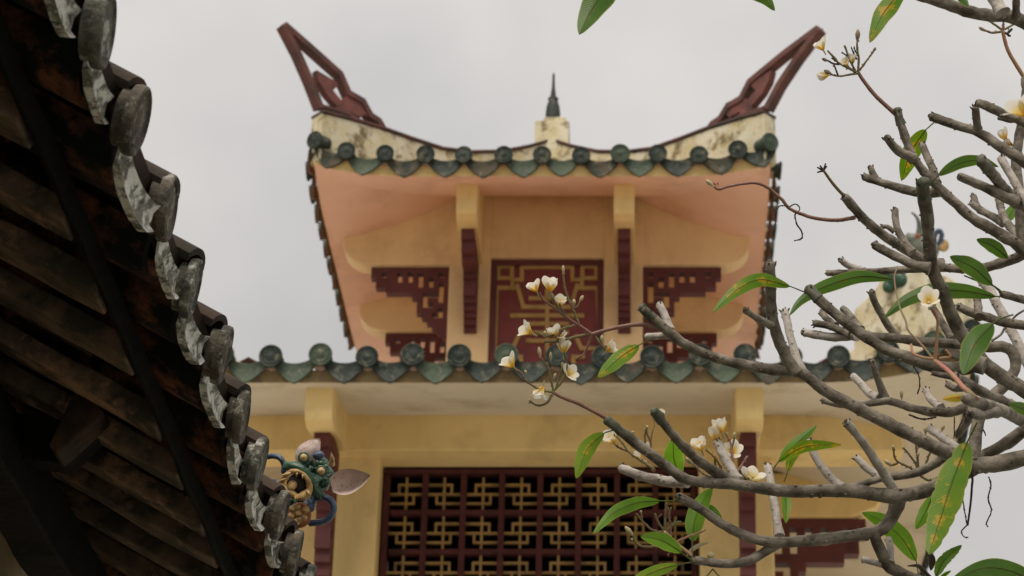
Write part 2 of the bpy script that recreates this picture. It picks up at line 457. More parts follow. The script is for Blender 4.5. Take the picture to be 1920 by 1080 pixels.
# hip ridges of the upper roof with their open-work tails
hip_t = [.02, .06, .12, .25, .37, .5, .62, .75, .87, .97]
hip_top = [9.885, 9.90, 9.925, 9.97, 9.995, 10.03, 10.11, 10.23, 10.38, 10.52]
for sx, sy in ((-1, -1), (1, -1), (1, 1), (-1, 1)):
    c = Vector((UX + sx * UH, UY + sy * UH, 0)); inw = Vector((-sx, -sy, 0)) * UH
    side = Vector((-sy, sx, 0)).normalized()
    for nm, m, hw, lo, hi in (('hip_ridge', M_plaster, .055, None, 0), ('ridge_cap', M_tailcap, .068, .003, .026)):
        vs, fs = [], []
        for t, zt in zip(hip_t, hip_top):
            p = c + inw * t
            zb = UZ + usz(p.x, p.y, 0) - .13 if lo is None else zt + lo
            ze = zt + hi
            for q, z in ((-1, zb), (1, zb), (1, ze), (-1, ze)):
                w = p + side * hw * q; vs.append((w.x, w.y, z))
        k = len(hip_t)
        for i in range(k - 1):
            for j in range(4):
                fs.append((i * 4 + j, i * 4 + (j + 1) % 4, i * 4 + 4 + (j + 1) % 4, i * 4 + 4 + j))
        fs += [(3, 2, 1, 0), tuple(range((k - 1) * 4, k * 4))]
        MB().add(vs, fs).build(nm, m, upper_roof, bevel=.006)
# tail outline measured on the left front hip (a: along the hip outwards, z), mirrored to the others
c0 = Vector((UX - UH, UY - UH, 0)); n0 = Vector((1, -1, 0)).normalized()
def tail2(x, y):                       # zoom coordinates of the left tail -> (outward, height) in its plane
    p = PP(500 + x / 3.177, 20 + y / 3.177, c0, n0)
    return (-(p - c0).dot(Vector((1, 1, 0)).normalized()), p.z)
tail_bars = [([(88, 92), (180, 270), (250, 430), (312, 590)], 44, 0.0, 'M'),
             ([(92, 90), (235, 215), (425, 385), (475, 500), (560, 548), (605, 632), (655, 665), (700, 742)], 42, .004, 'M'),
             ([(318, 575), (400, 600), (480, 625), (590, 690), (715, 748)], 22, -.004, 'M')]
tail_plates = [([(284, 362), (402, 432), (412, 455), (382, 482), (446, 560), (405, 578), (338, 500), (300, 430)], .026),
               ([(398, 590), (412, 556), (470, 512), (572, 558), (612, 645), (566, 626), (548, 642), (486, 612), (455, 634)], .024)]
for sx, sy in ((-1, -1), (1, -1)):
    c = Vector((UX + sx * UH, UY + sy * UH, 0)); od = Vector((sx, sy, 0)).normalized()
    side = Vector((-sy, sx, 0)).normalized()
    def fn(a, z, w):
        q = c + od * a + side * w; return (q.x, q.y, z)
    for pts, w, dt, _ in tail_bars:
        P2 = [tail2(*p) for p in pts]
        k = 1.45 if sx > 0 else 1.0
        P2 = [(a * k if a > 0 else a, 9.9 + (z - 9.9) * (.83 if sx > 0 else 1)) for a, z in P2]
        h = .034 + dt * .5
        MB().strip(P2, w / 3.177 * 16.0 / FPX, fn, -h, h).build('tail_bar', M_tail, upper_roof, bevel=.003)
    for pts, h in tail_plates:
        P2 = [tail2(*p) for p in pts]
        MB().prism(P2, fn, -h, h).build('tail_plate', M_tail2, upper_roof)

# apex pedestal and finial
ped = MB().box(UX - .125, UX + .125, UY - .125, UY + .125, 10.35, 10.68)
ped.build('finial_pedestal', M_plaster, upper_roof, bevel=.012)
MB().box(UX - .065, UX + .10, UY - .09, UY + .09, 10.676, 10.73).build('pedestal_top', M_plaster, upper_roof, bevel=.01)
Mup = Matrix.Translation(Vector((UX, UY, 10.70))) @ Matrix.Rotation(-R(90), 4, 'Y')
MB().lathe([(0, .048), (.10, .055), (.17, .048), (.22, .034), (.235, .040), (.25, .022), (.34, .012), (.44, .009), (.46, .004)], 16, Mup).build('finial', M_green, upper_roof, smooth=40)

# ---- upper core
CW, CY0, CY1, CZ = .66, 14.66, 15.84, 7.5
CX = -.642
dz_top = PY(1025, 483, CY0).z
dx0, dx1 = PY(918, 560, CY0).x, PY(1132, 560, CY0).x
def ucol(x0, x1, y0, y1, z0, nm='wall', m=M_peach):
    return MB().box(x0, x1, y0, y1, z0, 9.86).build(nm, m, tower, bevel=.006)
ucol(CX - CW, dx0, CY0, CY0 + .28, CZ, 'pillar'); ucol(dx1, CX + CW, CY0, CY0 + .28, CZ, 'pillar')
MB().box(dx0 + .001, dx1 - .001, CY0 + .003, CY0 + .277, dz_top, 9.85).build('lintel', M_peach, tower)
ucol(CX - CW + .004, CX - CW + .2, CY0 + .281, CY1 - .281, CZ, 'side_wall'); ucol(CX + CW - .2, CX + CW - .004, CY0 + .281, CY1 - .281, CZ, 'side_wall')
ucol(CX - CW, CX + CW, CY1 - .28, CY1, CZ, 'rear_wall')
# door panel with the painted frets
DY = CY0 + .055
door = MB().box(dx0 + .002, dx1 - .002, DY, DY + .05, CZ, dz_top - .002).build('door_panel', M_red, tower)
fw = .045
for bx in ((dx0 + .002, dx0 + fw, CZ, dz_top - .002), (dx1 - fw, dx1 - .002, CZ, dz_top - .002), (dx0 + fw + .001, dx1 - fw - .001, dz_top - .042, dz_top - .003)):
    MB().box(bx[0], bx[1], CY0 + .025, DY - .001, bx[2], bx[3]).build('door_frame', M_maroon, door, bevel=.003)
def K2(x, y):
    p = PY(900 + x / 4.696, 470 + y / 4.696, DY); return (p.x, p.z)
AX = 592
half = [[(160, 145), (282, 145), (282, 248), (160, 248), 'c'], [(286, 262), (286, 330)], [(318, 335), (148, 335), (132, 865), (292, 865), (345, 745)],
        [(300, 262), (370, 262), (370, 150), (AX, 150)], [(325, 300), (382, 502), (AX - 20, 505)], [(430, 425), (AX - 20, 425)], [(265, 578), (AX - 20, 578)],
        [(400, 650), (AX - 20, 650)], [(400, 728), (AX - 20, 728)], [(405, 800), (AX - 20, 800)], [(260, 940), (362, 940), (362, 1010)]]
bars = []
for pl in half:
    closed = pl[-1] == 'c'
    q = [p for p in pl if p != 'c']
    bars.append((q, closed)); bars.append(([(2 * AX - x, y) for x, y in q], closed))
bars.append(([(AX, 345), (AX, 1010)], False))
for i, (q, closed) in enumerate(bars):
    MB().strip([K2(*p) for p in q], .028, lambda x, z, w: (x, w, z), DY - .014 - .0008 * (i % 5), DY - .001, closed).build('gold_bar', M_gold, door)

# cantilever beams under the upper roof
BT, BB = 9.80, 9.25
def beam_profile(L, drop_end, zt, zb, n=8):     # (out, z), rounded lower nose
    pts = [(0, zb)]
    r = .20
    for i in range(n + 1):
        a = math.pi / 2 * i / n
        pts.append((L - r + r * math.sin(a), zb + (drop_end - zb) * (1 - math.cos(a))))
    return pts + [(L, zt), (0, zt)]
def side_beam(cxw, sgn, y0, y1, L, zt_in, zt_out, zb, nose, parent, m=M_peach):
    prof = beam_profile(L, nose, zt_out, zb)
    prof[-1] = (0, zt_in)
    MB().prism(prof, lambda a, z, w: (cxw + sgn * a, w, z), y0, y1).build('cantilever_beam', m, parent, bevel=.006)
for sgn in (-1, 1):
    xw = CX + sgn * (CW - .004)
    side_beam(xw, sgn, CY0 + .002, CY0 + .15, .74, 9.80, 9.54, BB, 9.42, tower)
    side_beam(xw, sgn, CY1 - .15, CY1 - .002, .74, 9.80, 9.54, BB, 9.42, tower)
fwd_x = [PY(874, 400, 13.95).x, PY(1170, 400, 13.95).x]
for x in fwd_x:
    prof = [(0, BB), (.62, BB), (.69, BB + .015), (.71, BB + .04), (.71, 9.54), (0, 9.84)]
    MB().prism(prof, lambda a, z, w: (x + w, CY0 - .003 - a, z), -.068, .068).build('cantilever_beam', M_yellow, tower, bevel=.006)

FRET = ['111111111111111', '110110101011101', '011110101010111', '011111111010101', '000111111111101', '000000001100001', '000000000101101',
        '000000000100111', '000000000111101', '000000000011001', '000000000001111', '000000000000111', '000000000000011', '000000000000001']
def fret_mesh(cx, cz, dep, wall=False):
    b = MB(); rows = [r[::-1] for r in FRET]        # column 0 sits on the pillar
    on = lambda r, c: 0 <= r < len(rows) and 0 <= c < 15 and rows[r][c] == '1'
    h = dep / 2
    for r in range(len(rows)):
        for c in range(15):
            if not on(r, c): continue
            x0, x1, z1, z0 = c * cx, (c + 1) * cx, -r * cz, -(r + 1) * cz
            b.add([(x0, -h, z0), (x1, -h, z0), (x1, -h, z1), (x0, -h, z1)], [(0, 1, 2, 3)])
            b.add([(x0, h, z0), (x1, h, z0), (x1, h, z1), (x0, h, z1)], [(3, 2, 1, 0)])
            for dr, dc, q in ((0, -1, (x0, z0, x0, z1)), (0, 1, (x1, z1, x1, z0)), (-1, 0, (x0, z1, x1, z1)), (1, 0, (x1, z0, x0, z0))):
                if not on(r + dr, c + dc):
                    b.add([(q[0], -h, q[1]), (q[2], -h, q[3]), (q[2], h, q[3]), (q[0], h, q[1])], [(0, 1, 2, 3)])
    me = b.mesh('fretwork_bracket', M_maroon)
    bm = bmesh.new(); bm.from_mesh(me); bmesh.ops.remove_doubles(bm, verts=bm.verts, dist=1e-5); bmesh.ops.recalc_face_normals(bm, faces=bm.faces); bm.to_mesh(me); bm.free()
    return me
fret_u = fret_mesh(.0358, .0385, .07)
fret_f = fret_mesh(.0345, .0375, .085)
for sgn in (-1, 1):
    for y in (CY0 + .075, CY1 - .075):
        inst(fret_u, 'fretwork_bracket', Matrix.Translation(Vector((CX + sgn * (CW + .001), y, BB - .003))) @ Matrix.Rotation(0 if sgn > 0 else math.pi, 4, 'Z'), tower)
for x in fwd_x:
    inst(fret_f, 'fretwork_bracket', Matrix.Translation(Vector((x, CY0 - .002, BB - .003))) @ Matrix.Rotation(-math.pi / 2, 4, 'Z'), tower)

# ---- lower storey
BY0, BY1, ZB, ZT = 12.60, 12.80, 6.99, 7.27
px = [LX - 1.335, LX - .898, LX + .915, LX + 1.33]
for x0, x1 in ((px[0], px[1]), (px[2], px[3])):
    MB().box(x0, x1, BY0 + .10, BY0 + .55, 0, 7.24).build('pillar', M_yellow, tower, bevel=.012)
MB().box(LX - 2.07, LX + 2.07, BY0, BY1 + .05, ZB, 7.25).build('beam', M_yellow, tower, bevel=.008)
# forward beam ends with curved noses
lfx = [PY(599, 760, 11.97).x, PY(1405, 760, 11.97).x]
for x in lfx:
    prof = [(-.02, 6.985), (.25, 6.955), (.45, 6.90), (.56, 6.885), (.63, 6.90), (.65, 6.94), (.65, 7.12), (-.02, 7.24)]
    MB().prism(prof, lambda a, z, w: (x + w, BY0 - .002 - a, z), -.075, .075).build('beam_end', M_yellow, tower, smooth=35, bevel=.008)
    fret_l = fret_mesh(.030, .070, .085)
    inst(fret_l, 'fretwork_bracket', Matrix.Translation(Vector((x, BY0 - .014, ZB - .03))) @ Matrix.Rotation(-math.pi / 2, 4, 'Z'), tower)
# side bays: second beam, bracket, recessed wall
for sgn in (-1, 1):
    x_in = LX + sgn * 1.20
    MB().prism([(0, ZB - .01), (.66, ZB - .01), (.80, ZB + .05), (.86, ZB + .14), (.86, 7.26), (0, 7.26)], lambda a, z, w: (x_in + sgn * a, w, z), 13.58, 13.76).build('cantilever_beam', M_yellow, tower, bevel=.008)
    inst(fret_mesh(.046, .056, .09), 'fretwork_bracket', Matrix.Translation(Vector((x_in + sgn * .05, 13.66, ZB - .014))) @ Matrix.Rotation(0 if sgn > 0 else math.pi, 4, 'Z'), tower)
    MB().box(*sorted((x_in - sgn * .1, x_in + sgn * .08)), 13.2, 15.8, 0, 7.22).build('side_wall', M_yellow, tower)
    MB().prism([(0, ZB - .01), (.66, ZB - .01), (.80, ZB + .05), (.86, ZB + .14), (.86, 7.26), (0, 7.26)], lambda a, z, w: (x_in + sgn * a, w, z), 15.3, 15.48).build('cantilever_beam', M_yellow, tower, bevel=.008)
    inst(fret_mesh(.046, .056, .09), 'fretwork_bracket', Matrix.Translation(Vector((x_in + sgn * .09, 15.39, ZB - .014))) @ Matrix.Rotation(0 if sgn > 0 else math.pi, 4, 'Z'), tower)
MB().box(LX - 1.3, LX + 1.3, 15.81, 16.0, 0, 7.22).build('rear_wall', M_yellow, tower)
MB().box(px[1] - .1, px[2] + .1, 14.3, 14.36, 0, 7.1).build('inner_wall', M_shade_dark, tower)
MB().box(px[1] - .3, px[2] + .3, 12.87, 14.4, 7.0, 7.05).build('inner_ceiling', M_shade_dark, tower)
MB().box(px[1] - .25, px[1] - .20, 13.16, 14.29, 0, 6.99).build('inner_side', M_shade_dark, tower)
MB().box(px[2] + .20, px[2] + .25, 13.16, 14.29, 0, 6.99).build('inner_side', M_shade_dark, tower)

# lattice window: maroon grid, ochre frets
GY0, GY1 = 12.86, 12.93
gx0, gx1 = px[1] + .002, px[2] - .002
ncol = 8; pit = (gx1 - gx0 - .05) / ncol
zt = ZB - .003; nrow = 8
zp = .238
win = MB().box(gx0, gx1, GY0 - .004, GY1 + .01, zt - .028, zt).build('lattice_window', M_lattice, tower, bevel=.004)
MB().box(gx0, gx1, GY0 - .02, GY1 + .25, 0, zt - .028 - nrow * zp - .02).build('sill_wall', M_yellow, tower)
for i in range(ncol + 1):
    x = gx0 + .025 + i * pit
    MB().box(x - .017, x + .017, GY0, GY1, zt - .028 - nrow * zp, zt - .029).build('mullion', M_lattice, win, bevel=.004)
for j in range(1, nrow + 1):
    z = zt - .028 - j * zp
    MB().box(gx0 + .052, gx1 - .052, GY0 + .004, GY1 - .004, z - .016, z + .016).build('transom', M_lattice, win, bevel=.004)
def cell_fret(flip):
    b = MB(); s = -1 if flip else 1
    W, H = pit / 2 - .016, zp - .032
    def fn(x, z, w): return (s * x, w, z)
    k = .0135
    b.strip([(0, 0), (0, -H)], k, fn, -.013, .013)
    b.strip([(-W, -H * .5), (W, -H * .5)], k, fn, -.011, .011)
    b.strip([(W, -H * .22), (-W * .45, -H * .22), (-W * .45, -H * .5)], k, fn, -.012, .012)
    b.strip([(-W, -H * .78), (W * .45, -H * .78), (W * .45, -H * .5)], k, fn, -.012, .012)
    return b.mesh('fret', M_gold_shade)
cells = [cell_fret(False), cell_fret(True)]
for i in range(ncol):
    for j in range(nrow):
        inst(cells[(i + j) % 2], 'fret', Matrix.Translation(Vector((gx0 + .025 + (i + .5) * pit + random.uniform(-.002, .002), (GY0 + GY1) / 2 + .004, zt - .028 - j * zp - .016))), win)

# hip ridge of the lower roof (right front and its mirror), plaster end blocks
for sx in (-1, 1):
    c = Vector((LX + sx * LHX, LY - LHY, 0)); inw = Vector((-sx, 1, 0)).normalized(); side = Vector((1 * sx, 1, 0)).normalized()
    def fn(a, z, w):
        q = c + inw * a + side * w; return (q.x, q.y, z)
    poly = [(.06, 7.22), (.03, 7.58), (.21, 7.77), (.36, 7.82), (.60, 7.86), (.645, 7.81), (.806, 7.74), (.82, 7.50), (1.1, 7.46), (1.3, 7.45), (2.2, 7.60), (2.9, 7.75), (2.9, 7.6), (1.3, 7.2)]
    if sx < 0: poly = [(.06, 7.22), (.03, 7.58), (.21, 7.77), (.34, 7.80), (.40, 7.72), (.44, 7.48)] + poly[8:]
    MB().prism(poly, fn, -.075, .075).build('hip_ridge', M_plaster, lower_roof, bevel=.012)
    cap = [(1.0, 7.50), (1.1, 7.487), (1.3, 7.477), (2.2, 7.627), (2.9, 7.777), (2.9, 7.753), (2.2, 7.603), (1.3, 7.453), (1.1, 7.463)]
    MB().prism(cap, fn, -.09, .09).build('ridge_cap', M_tailcap, lower_roof)

# ------------------------------------------------------------ the old hall on the left
EX, EZ, SL = -.712, 3.35, R(30)
hall = thing('old_hall', (-3.2, 3.0, 0), 'old dark hall with mossy terracotta roof eave seen from below', 'hall')
ROT = Matrix.Rotation(SL, 4, 'Y')
def HM(y, s=0.0, dz=0.0):            # frame on the roof slope: s metres up from the eave
    return Matrix.Translation(Vector((EX, y, EZ))) @ ROT @ Matrix.Translation(Vector((-s, 0, dz)))
rows = [1.45, 1.70, 1.94, 2.18, 2.43, 2.67, 2.90, 3.18, 3.42, 3.65, 3.93, 4.16, 4.40, 4.59, 4.82, 5.06, 5.30, 5.54]
LEN = 2.9
deck = MB().box(-LEN, -.03, rows[0] - .15, rows[-1] + .15, .0, .02, Matrix.Translation(Vector((EX, 0, EZ))) @ ROT).build('roof', M_roofold, hall)
MB().box(-LEN, -.045, rows[0] - .15, rows[-1] + .15, -.012, -.002, Matrix.Translation(Vector((EX, 0, EZ))) @ ROT).build('gap_shade_board', M_shadewood, hall)  # black sheet added to read as shaded gaps between the pan tiles
ridge_x, ridge_z = EX - LEN * math.cos(SL), EZ + LEN * math.sin(SL)
MB().box(.0, LEN, rows[0] - .15, rows[-1] + .15, .0, .02, Matrix.Translation(Vector((ridge_x - LEN * math.cos(SL), 0, EZ))) @ Matrix.Rotation(-SL, 4, 'Y')).build('roof_slope', M_roofold, hall)
MB().box(ridge_x - .1, ridge_x + .1, rows[0] - .15, rows[-1] + .15, ridge_z - .02, ridge_z + .2).build('ridge', M_plaster, hall, bevel=.02)

old_caps = [MB().lathe(cap_profile(.049 + .0015 * k, .026), 28).mesh('tile_cap', m, 40) for k, m in enumerate((M_capold, M_capold, M_crust))]
old_drip = [drip_mesh(.150, M_crust2, tip=.082, top=.012, thick=.009, out=.003, pw=2.4, sag=.018), drip_mesh(.140, M_crust2, tip=.074, top=.012, thick=.008, out=.002, pw=3.0, sag=.014)]
def arc_tile(w, sag, L, th, up, n=10, m=M_terra, nm='pan_tile'):
    vs, fs = [], []
    K = 5
    for j in range(K):
        x = -L * j / (K - 1)
        for i in range(n + 1):
            t = -1 + 2 * i / n
            a = t * R(78)
            z = (math.cos(a) if up else -math.cos(a)) * sag
            y = w / 2 * math.sin(a) / math.sin(R(78))
            zt = th if up else -th
            vs += [(x, y, z), (x, y * (1 + th / (w / 2)), z + zt)]
    q = 2 * (n + 1)
    for j in range(K - 1):
        for i in range(n):
            a = j * q + i * 2
            fs += [(a, a + 2, a + q + 2, a + q), (a + 1, a + q + 1, a + q + 3, a + 3)]
        fs += [(j * q, j * q + q, j * q + q + 1, j * q + 1), (j * q + q - 2, j * q + q - 1, j * q + 2 * q - 1, j * q + 2 * q - 2)]
    for i in range(n):
        fs += [(i * 2, i * 2 + 1, i * 2 + 3, i * 2 + 2)]
        b = (K - 1) * q
        fs += [(b + i * 2, b + i * 2 + 2, b + i * 2 + 3, b + i * 2 + 1)]
    return MB().add(vs, fs).mesh(nm, m, 50)
pan = arc_tile(.135, .058, .27, .011, False)
cover = arc_tile(.074, .036, .30, .010, True, nm='cover_tile', m=M_roofold)
for i, y in enumerate(rows):
    jt = lambda a: random.uniform(-a, a)
    inst(old_caps[(i * 7) % 3], 'tile_cap', HM(y + jt(.008), -.012 + jt(.012), jt(.008)) @ Matrix.Rotation(R(6) + jt(.05), 4, 'Z') @ Matrix.Rotation(-R(21) + jt(.06), 4, 'Y') @ Matrix.Scale(random.uniform(.95, 1.05), 4), deck)
    for c in range(9):
        inst(cover, 'cover_tile', HM(y + jt(.006), c * .27 + .012, .008 + .006 * (c % 2)), deck)
    if i == len(rows) - 1: break
    ym = (y + rows[i + 1]) / 2
    k = (rows[i + 1] - y) / .24
    inst(old_drip[i % 2], 'drip_tile', HM(ym + jt(.006), .015 + jt(.01), -.005 + jt(.006)) @ Matrix.Rotation(jt(.10), 4, 'Z') @ Matrix.Rotation(-R(24) + jt(.06), 4, 'Y') @ Matrix.Rotation(jt(.08), 4, 'X') @ Matrix.Diagonal((1, k, 1, 1)), deck)
    for c in range(9):
        inst(pan, 'pan_tile', HM(ym + jt(.006), .02 + c * .225, -.006 + .013 * (c % 2 == 0) - jt(.004)) @ Matrix.Rotation(jt(.03), 4, 'Z') @ Matrix.Diagonal((1, k, 1, 1)), deck)
# rafters, eave board, purlins
def rough_bar(x0, x1, y0, y1, z0, z1, M, n=14, amp=.006, long='x'):
    vs, fs = [], []
    for i in range(n + 1):
        t = i / n
        for (a, b) in ((0, 0), (1, 0), (1, 1), (0, 1)):
            if long == 'x': p = Vector((x0 + (x1 - x0) * t, y0 + (y1 - y0) * a, z0 + (z1 - z0) * b))
            else: p = Vector((x0 + (x1 - x0) * a, y0 + (y1 - y0) * t, z0 + (z1 - z0) * b))
            w = M @ p
            nv = noise.noise_vector(w * 9) * amp + noise.noise_vector(w * 31) * amp * .5
            vs.append(w + nv)
    for i in range(n):
        for j in range(4):
            fs.append((i * 4 + j, i * 4 + (j + 1) % 4, i * 4 + 4 + (j + 1) % 4, i * 4 + 4 + j))
    fs += [(3, 2, 1, 0), tuple(range(n * 4, n * 4 + 4))]
    return MB().add(vs, fs)
H0 = Matrix.Translation(Vector((EX, 0, EZ))) @ ROT
for i, y in enumerate(rows):
    w = random.uniform(.030, .042)
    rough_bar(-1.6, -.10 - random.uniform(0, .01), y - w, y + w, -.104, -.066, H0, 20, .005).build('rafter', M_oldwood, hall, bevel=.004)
rough_bar(-.104, -.088, rows[0] - .1, rows[-1] + .1, -.098, -.070, H0, 90, .0035, 'y').build('eave_board', M_shadewood, hall, bevel=.003)  # board coloured black so it reads as a shaded gap
rough_bar(-1.24, -1.15, 1.2, 5.7, 3.30, 3.425, Matrix.Identity(4), 60, .005, 'y').build('purlin', M_shadewood, hall, bevel=.006)
rough_bar(-1.62, -1.46, 1.2, 5.7, 3.73, 3.86, Matrix.Identity(4), 60, .006, 'y').build('wall_plate', M_shadewood, hall, bevel=.006)
lz = [(-.985, 3.415), (-1.062, 3.33), (-1.08, 3.347), (-1.036, 3.482)]
MB().prism(lz, lambda a, z, w: (a, w, z), 4.06, 4.13).build('bracket_plank', M_oldwood2, hall, bevel=.005)
MB().prism([(-1.0, 3.42), (-1.06, 3.345), (-1.46, 3.40), (-1.46, 3.50)], lambda a, z, w: (a, w, z), 4.14, 4.20).build('bracket_beam', M_shadewood, hall, bevel=.005)
# plastered wall with a broken upper edge
poly = [(-1.0, 0.0), (6.2, 0.0)]
yy = 6.2
top = []
while yy > -1.0:
    top.append((yy, 3.70 + .05 * noise.noise(Vector((yy * 3, 0, 0))) + .03 * noise.noise(Vector((yy * 13, 2, 0))))); yy -= .05
MB().prism(poly + top, lambda a, z, w: (w, a, z), -1.62, -1.50).build('wall', M_hallwall, hall)
MB().prism([(-1.63, 0), (-1.63, 3.83), (ridge_x, ridge_z - .25), (-4.8, 3.83), (-4.8, 0)], lambda a, z, w: (a, w, z), 5.5, 5.6).build('gable_wall', M_hallwall, hall)
MB().prism([(-1.63, 0), (-1.63, 3.83), (ridge_x, ridge_z - .25), (-4.8, 3.83), (-4.8, 0)], lambda a, z, w: (a, w, z), 1.4, 1.5).build('gable_wall', M_hallwall, hall)
MB().box(-1.75, -1.64, 1.51, 5.49, 0, 3.8).build('inner_wall', M_shadewood, hall)
MB().box(-LEN + .1, -.32, 4.92, 5.06, .03, .15, H0).build('descending_ridge', M_plaster, hall, bevel=.015)

# ------------------------------------------------------------ glazed dragon head on the hall's ridge end
Z0 = 5.02
MPX = Z0 / FPX
head = thing('dragon_head', tuple(PZ(565, 985, Z0)), 'green glazed dragon head with pink ears peeking over the dark roof edge', 'ornament')
mg = lambda n, c, v, **k: mat(n, c, v, 60, vpos=(.4, .65), rough=k.get('rough', .3), bump=.35, bs=90, spec=.5, dirt=k.get('dirt', (.02, .03, .025)), ds=60, dpos=(.58, .7))
G_green = mg('dragon_green_glaze', (.014, .060, .036), (.04, .10, .06))
G_pink = mg('dragon_pink_ear', (.80, .66, .60), (.70, .52, .46), rough=.5, dirt=(.25, .10, .09))
G_cream = mg('dragon_cream', (.42, .27, .10), (.34, .20, .07), rough=.45)
G_blue = mg('dragon_blue_glaze', (.028, .055, .11), (.06, .09, .14))
G_orange = mg('dragon_orange', (.30, .10, .03), (.22, .06, .025), rough=.55)
G_eye = mg('dragon_eye', (.50, .36, .17), (.46, .30, .13), rough=.35, dirt=(.40, .28, .12))
G_mouth = mat('dragon_mouth_dark', (.008, .006, .006), bump=0)
def D(x, y, dz=0.0): return PZ(480 + x / 3.858, 800 + y / 3.858, Z0 + dz)
cp = lambda v: v / 3.858 * MPX
def fuse(o, vox, it=3):
    r = o.modifiers.new('remesh', 'REMESH'); r.mode = 'VOXEL'; r.voxel_size = vox; r.use_smooth_shade = True
    s = o.modifiers.new('smooth', 'SMOOTH'); s.iterations = it; s.factor = .5
    return o
b = MB()
for x, y, dz, r in ((440, 330, .03, 105), (380, 280, .015, 75), (480, 400, .02, 70), (420, 430, .01, 55), (520, 350, .03, 55), (490, 270, .02, 50), (350, 320, .02, 60), (310, 270, .0, 28), (440, 380, -.01, 40), (400, 250, -.005, 30), (340, 500, .05, 110), (230, 560, .08, 90)):
    b.blob(D(x, y, dz), (cp(r * .9),) * 3, sub=3, amp=.35, sc=90)
snout = [D(x, y, dz) for x, y, dz in ((215, 285, -.02), (280, 285, -.035), (350, 320, -.04), (400, 400, -.035), (440, 470, -.02), (475, 500, -.005))]
b.tube(crom(snout, 14), [cp(34)] * 15, 10, rough=.4, rs=80)
for k in range(34):
    aa, rr_ = random.uniform(0, 6.28), random.uniform(40, 105)
    b.blob(D(440 + rr_ * math.cos(aa), 340 + rr_ * .95 * math.sin(aa), -.012 - .02 * (1 - rr_ / 105)), (cp(random.uniform(9, 16)),) * 3, sub=1)
for a in range(9):                      # leaf-like beard lobes and brow curls
    t = a / 8
    b.blob(D(400 + 60 * t, 600 - 150 * t, .01), (cp(20), cp(16), cp(26)), sub=2)
for x, y in ((290, 265), (330, 275), (365, 262), (395, 300), (410, 350), (440, 400), (505, 330), (505, 380), (470, 262), (510, 290)):
    b.blob(D(x, y, -.03), (cp(22), cp(18), cp(20)), sub=2)
fuse(b.build('skull', G_green, head), .0022)
for x, y, dz in ((345, 222, -.035), (473, 320, -.045)):
    e = MB().blob(D(x, y, dz), (cp(29),) * 3, sub=3).build('eye', G_eye, head, smooth=True)
    c = D(x, y, dz); tocam = (D(x + 2, y - 6, -1) - c).normalized()
    MB().blob(c + tocam * cp(26), (cp(6),) * 3, sub=2).build('pupil', G_orange, e, smooth=True)
    ring = []
    a1 = tocam.orthogonal().normalized(); a2 = tocam.cross(a1)
    for k in range(17):
        a = 2 * math.pi * k / 16; ring.append(c + tocam * cp(2) + (a1 * math.cos(a) + a2 * math.sin(a)) * cp(33))
    MB().tube(ring, [cp(9)] * 17, 8, cap_round=False, rough=.3, rs=120).build('eyelid', G_green, head, smooth=True)
MB().blob(D(455, 208, -.02), (cp(42), cp(36), cp(34)), sub=3, amp=.2, sc=100).build('brow_knob', G_blue, head, smooth=True)
lips = [D(x, y, dz) for x, y, dz in ((185, 405, -.03), (205, 360, -.04), (260, 325, -.052), (330, 335, -.055), (375, 390, -.05), (388, 450, -.045), (350, 500, -.05), (300, 510, -.055), (245, 475, -.05), (205, 435, -.04), (185, 405, -.03))]
mouth = MB(); mouth.tube(crom(lips, 36), [cp(13 + (15 if 18 <= i <= 31 else 4)) * (1 + .2 * math.sin(i * .9)) for i in range(37)], 10, cap_round=False, rough=.3, rs=90)
mo = mouth.build('lips', G_cream, head, smooth=True)
MB().blob(D(298, 415, -.035), (cp(76), cp(30), cp(82)), Matrix.Rotation(R(-20), 3, 'Y'), sub=3).build('mouth_cavity', G_mouth, head, smooth=True)
MB().blob(D(262, 425, -.052), (cp(34), cp(20), cp(38)), Matrix.Rotation(R(25), 3, 'Y'), sub=3, amp=.2).build('tongue', G_cream, head, smooth=True)
for p, q, r in (((245, 340), (178, 356), 15), ((230, 375), (160, 395), 13), ((372, 470), (397, 508), 14), ((300, 330), (290, 365), 9), ((340, 345), (335, 380), 9)):
    MB().tube([D(*p, -.055), D((p[0] + q[0]) / 2, (p[1] + q[1]) / 2 - 2, -.062), D(*q, -.06)], [cp(r), cp(r * .65), cp(2)], 8, cap_round=False).build('fang', G_cream, head, smooth=True)
for k in range(5):                      # ridged lower lip
    MB().blob(D(285 + 14 * k, 512 - 3 * k, -.065), (cp(8), cp(8), cp(20)), sub=2).build('lip_ridge', G_cream, head, smooth=True)
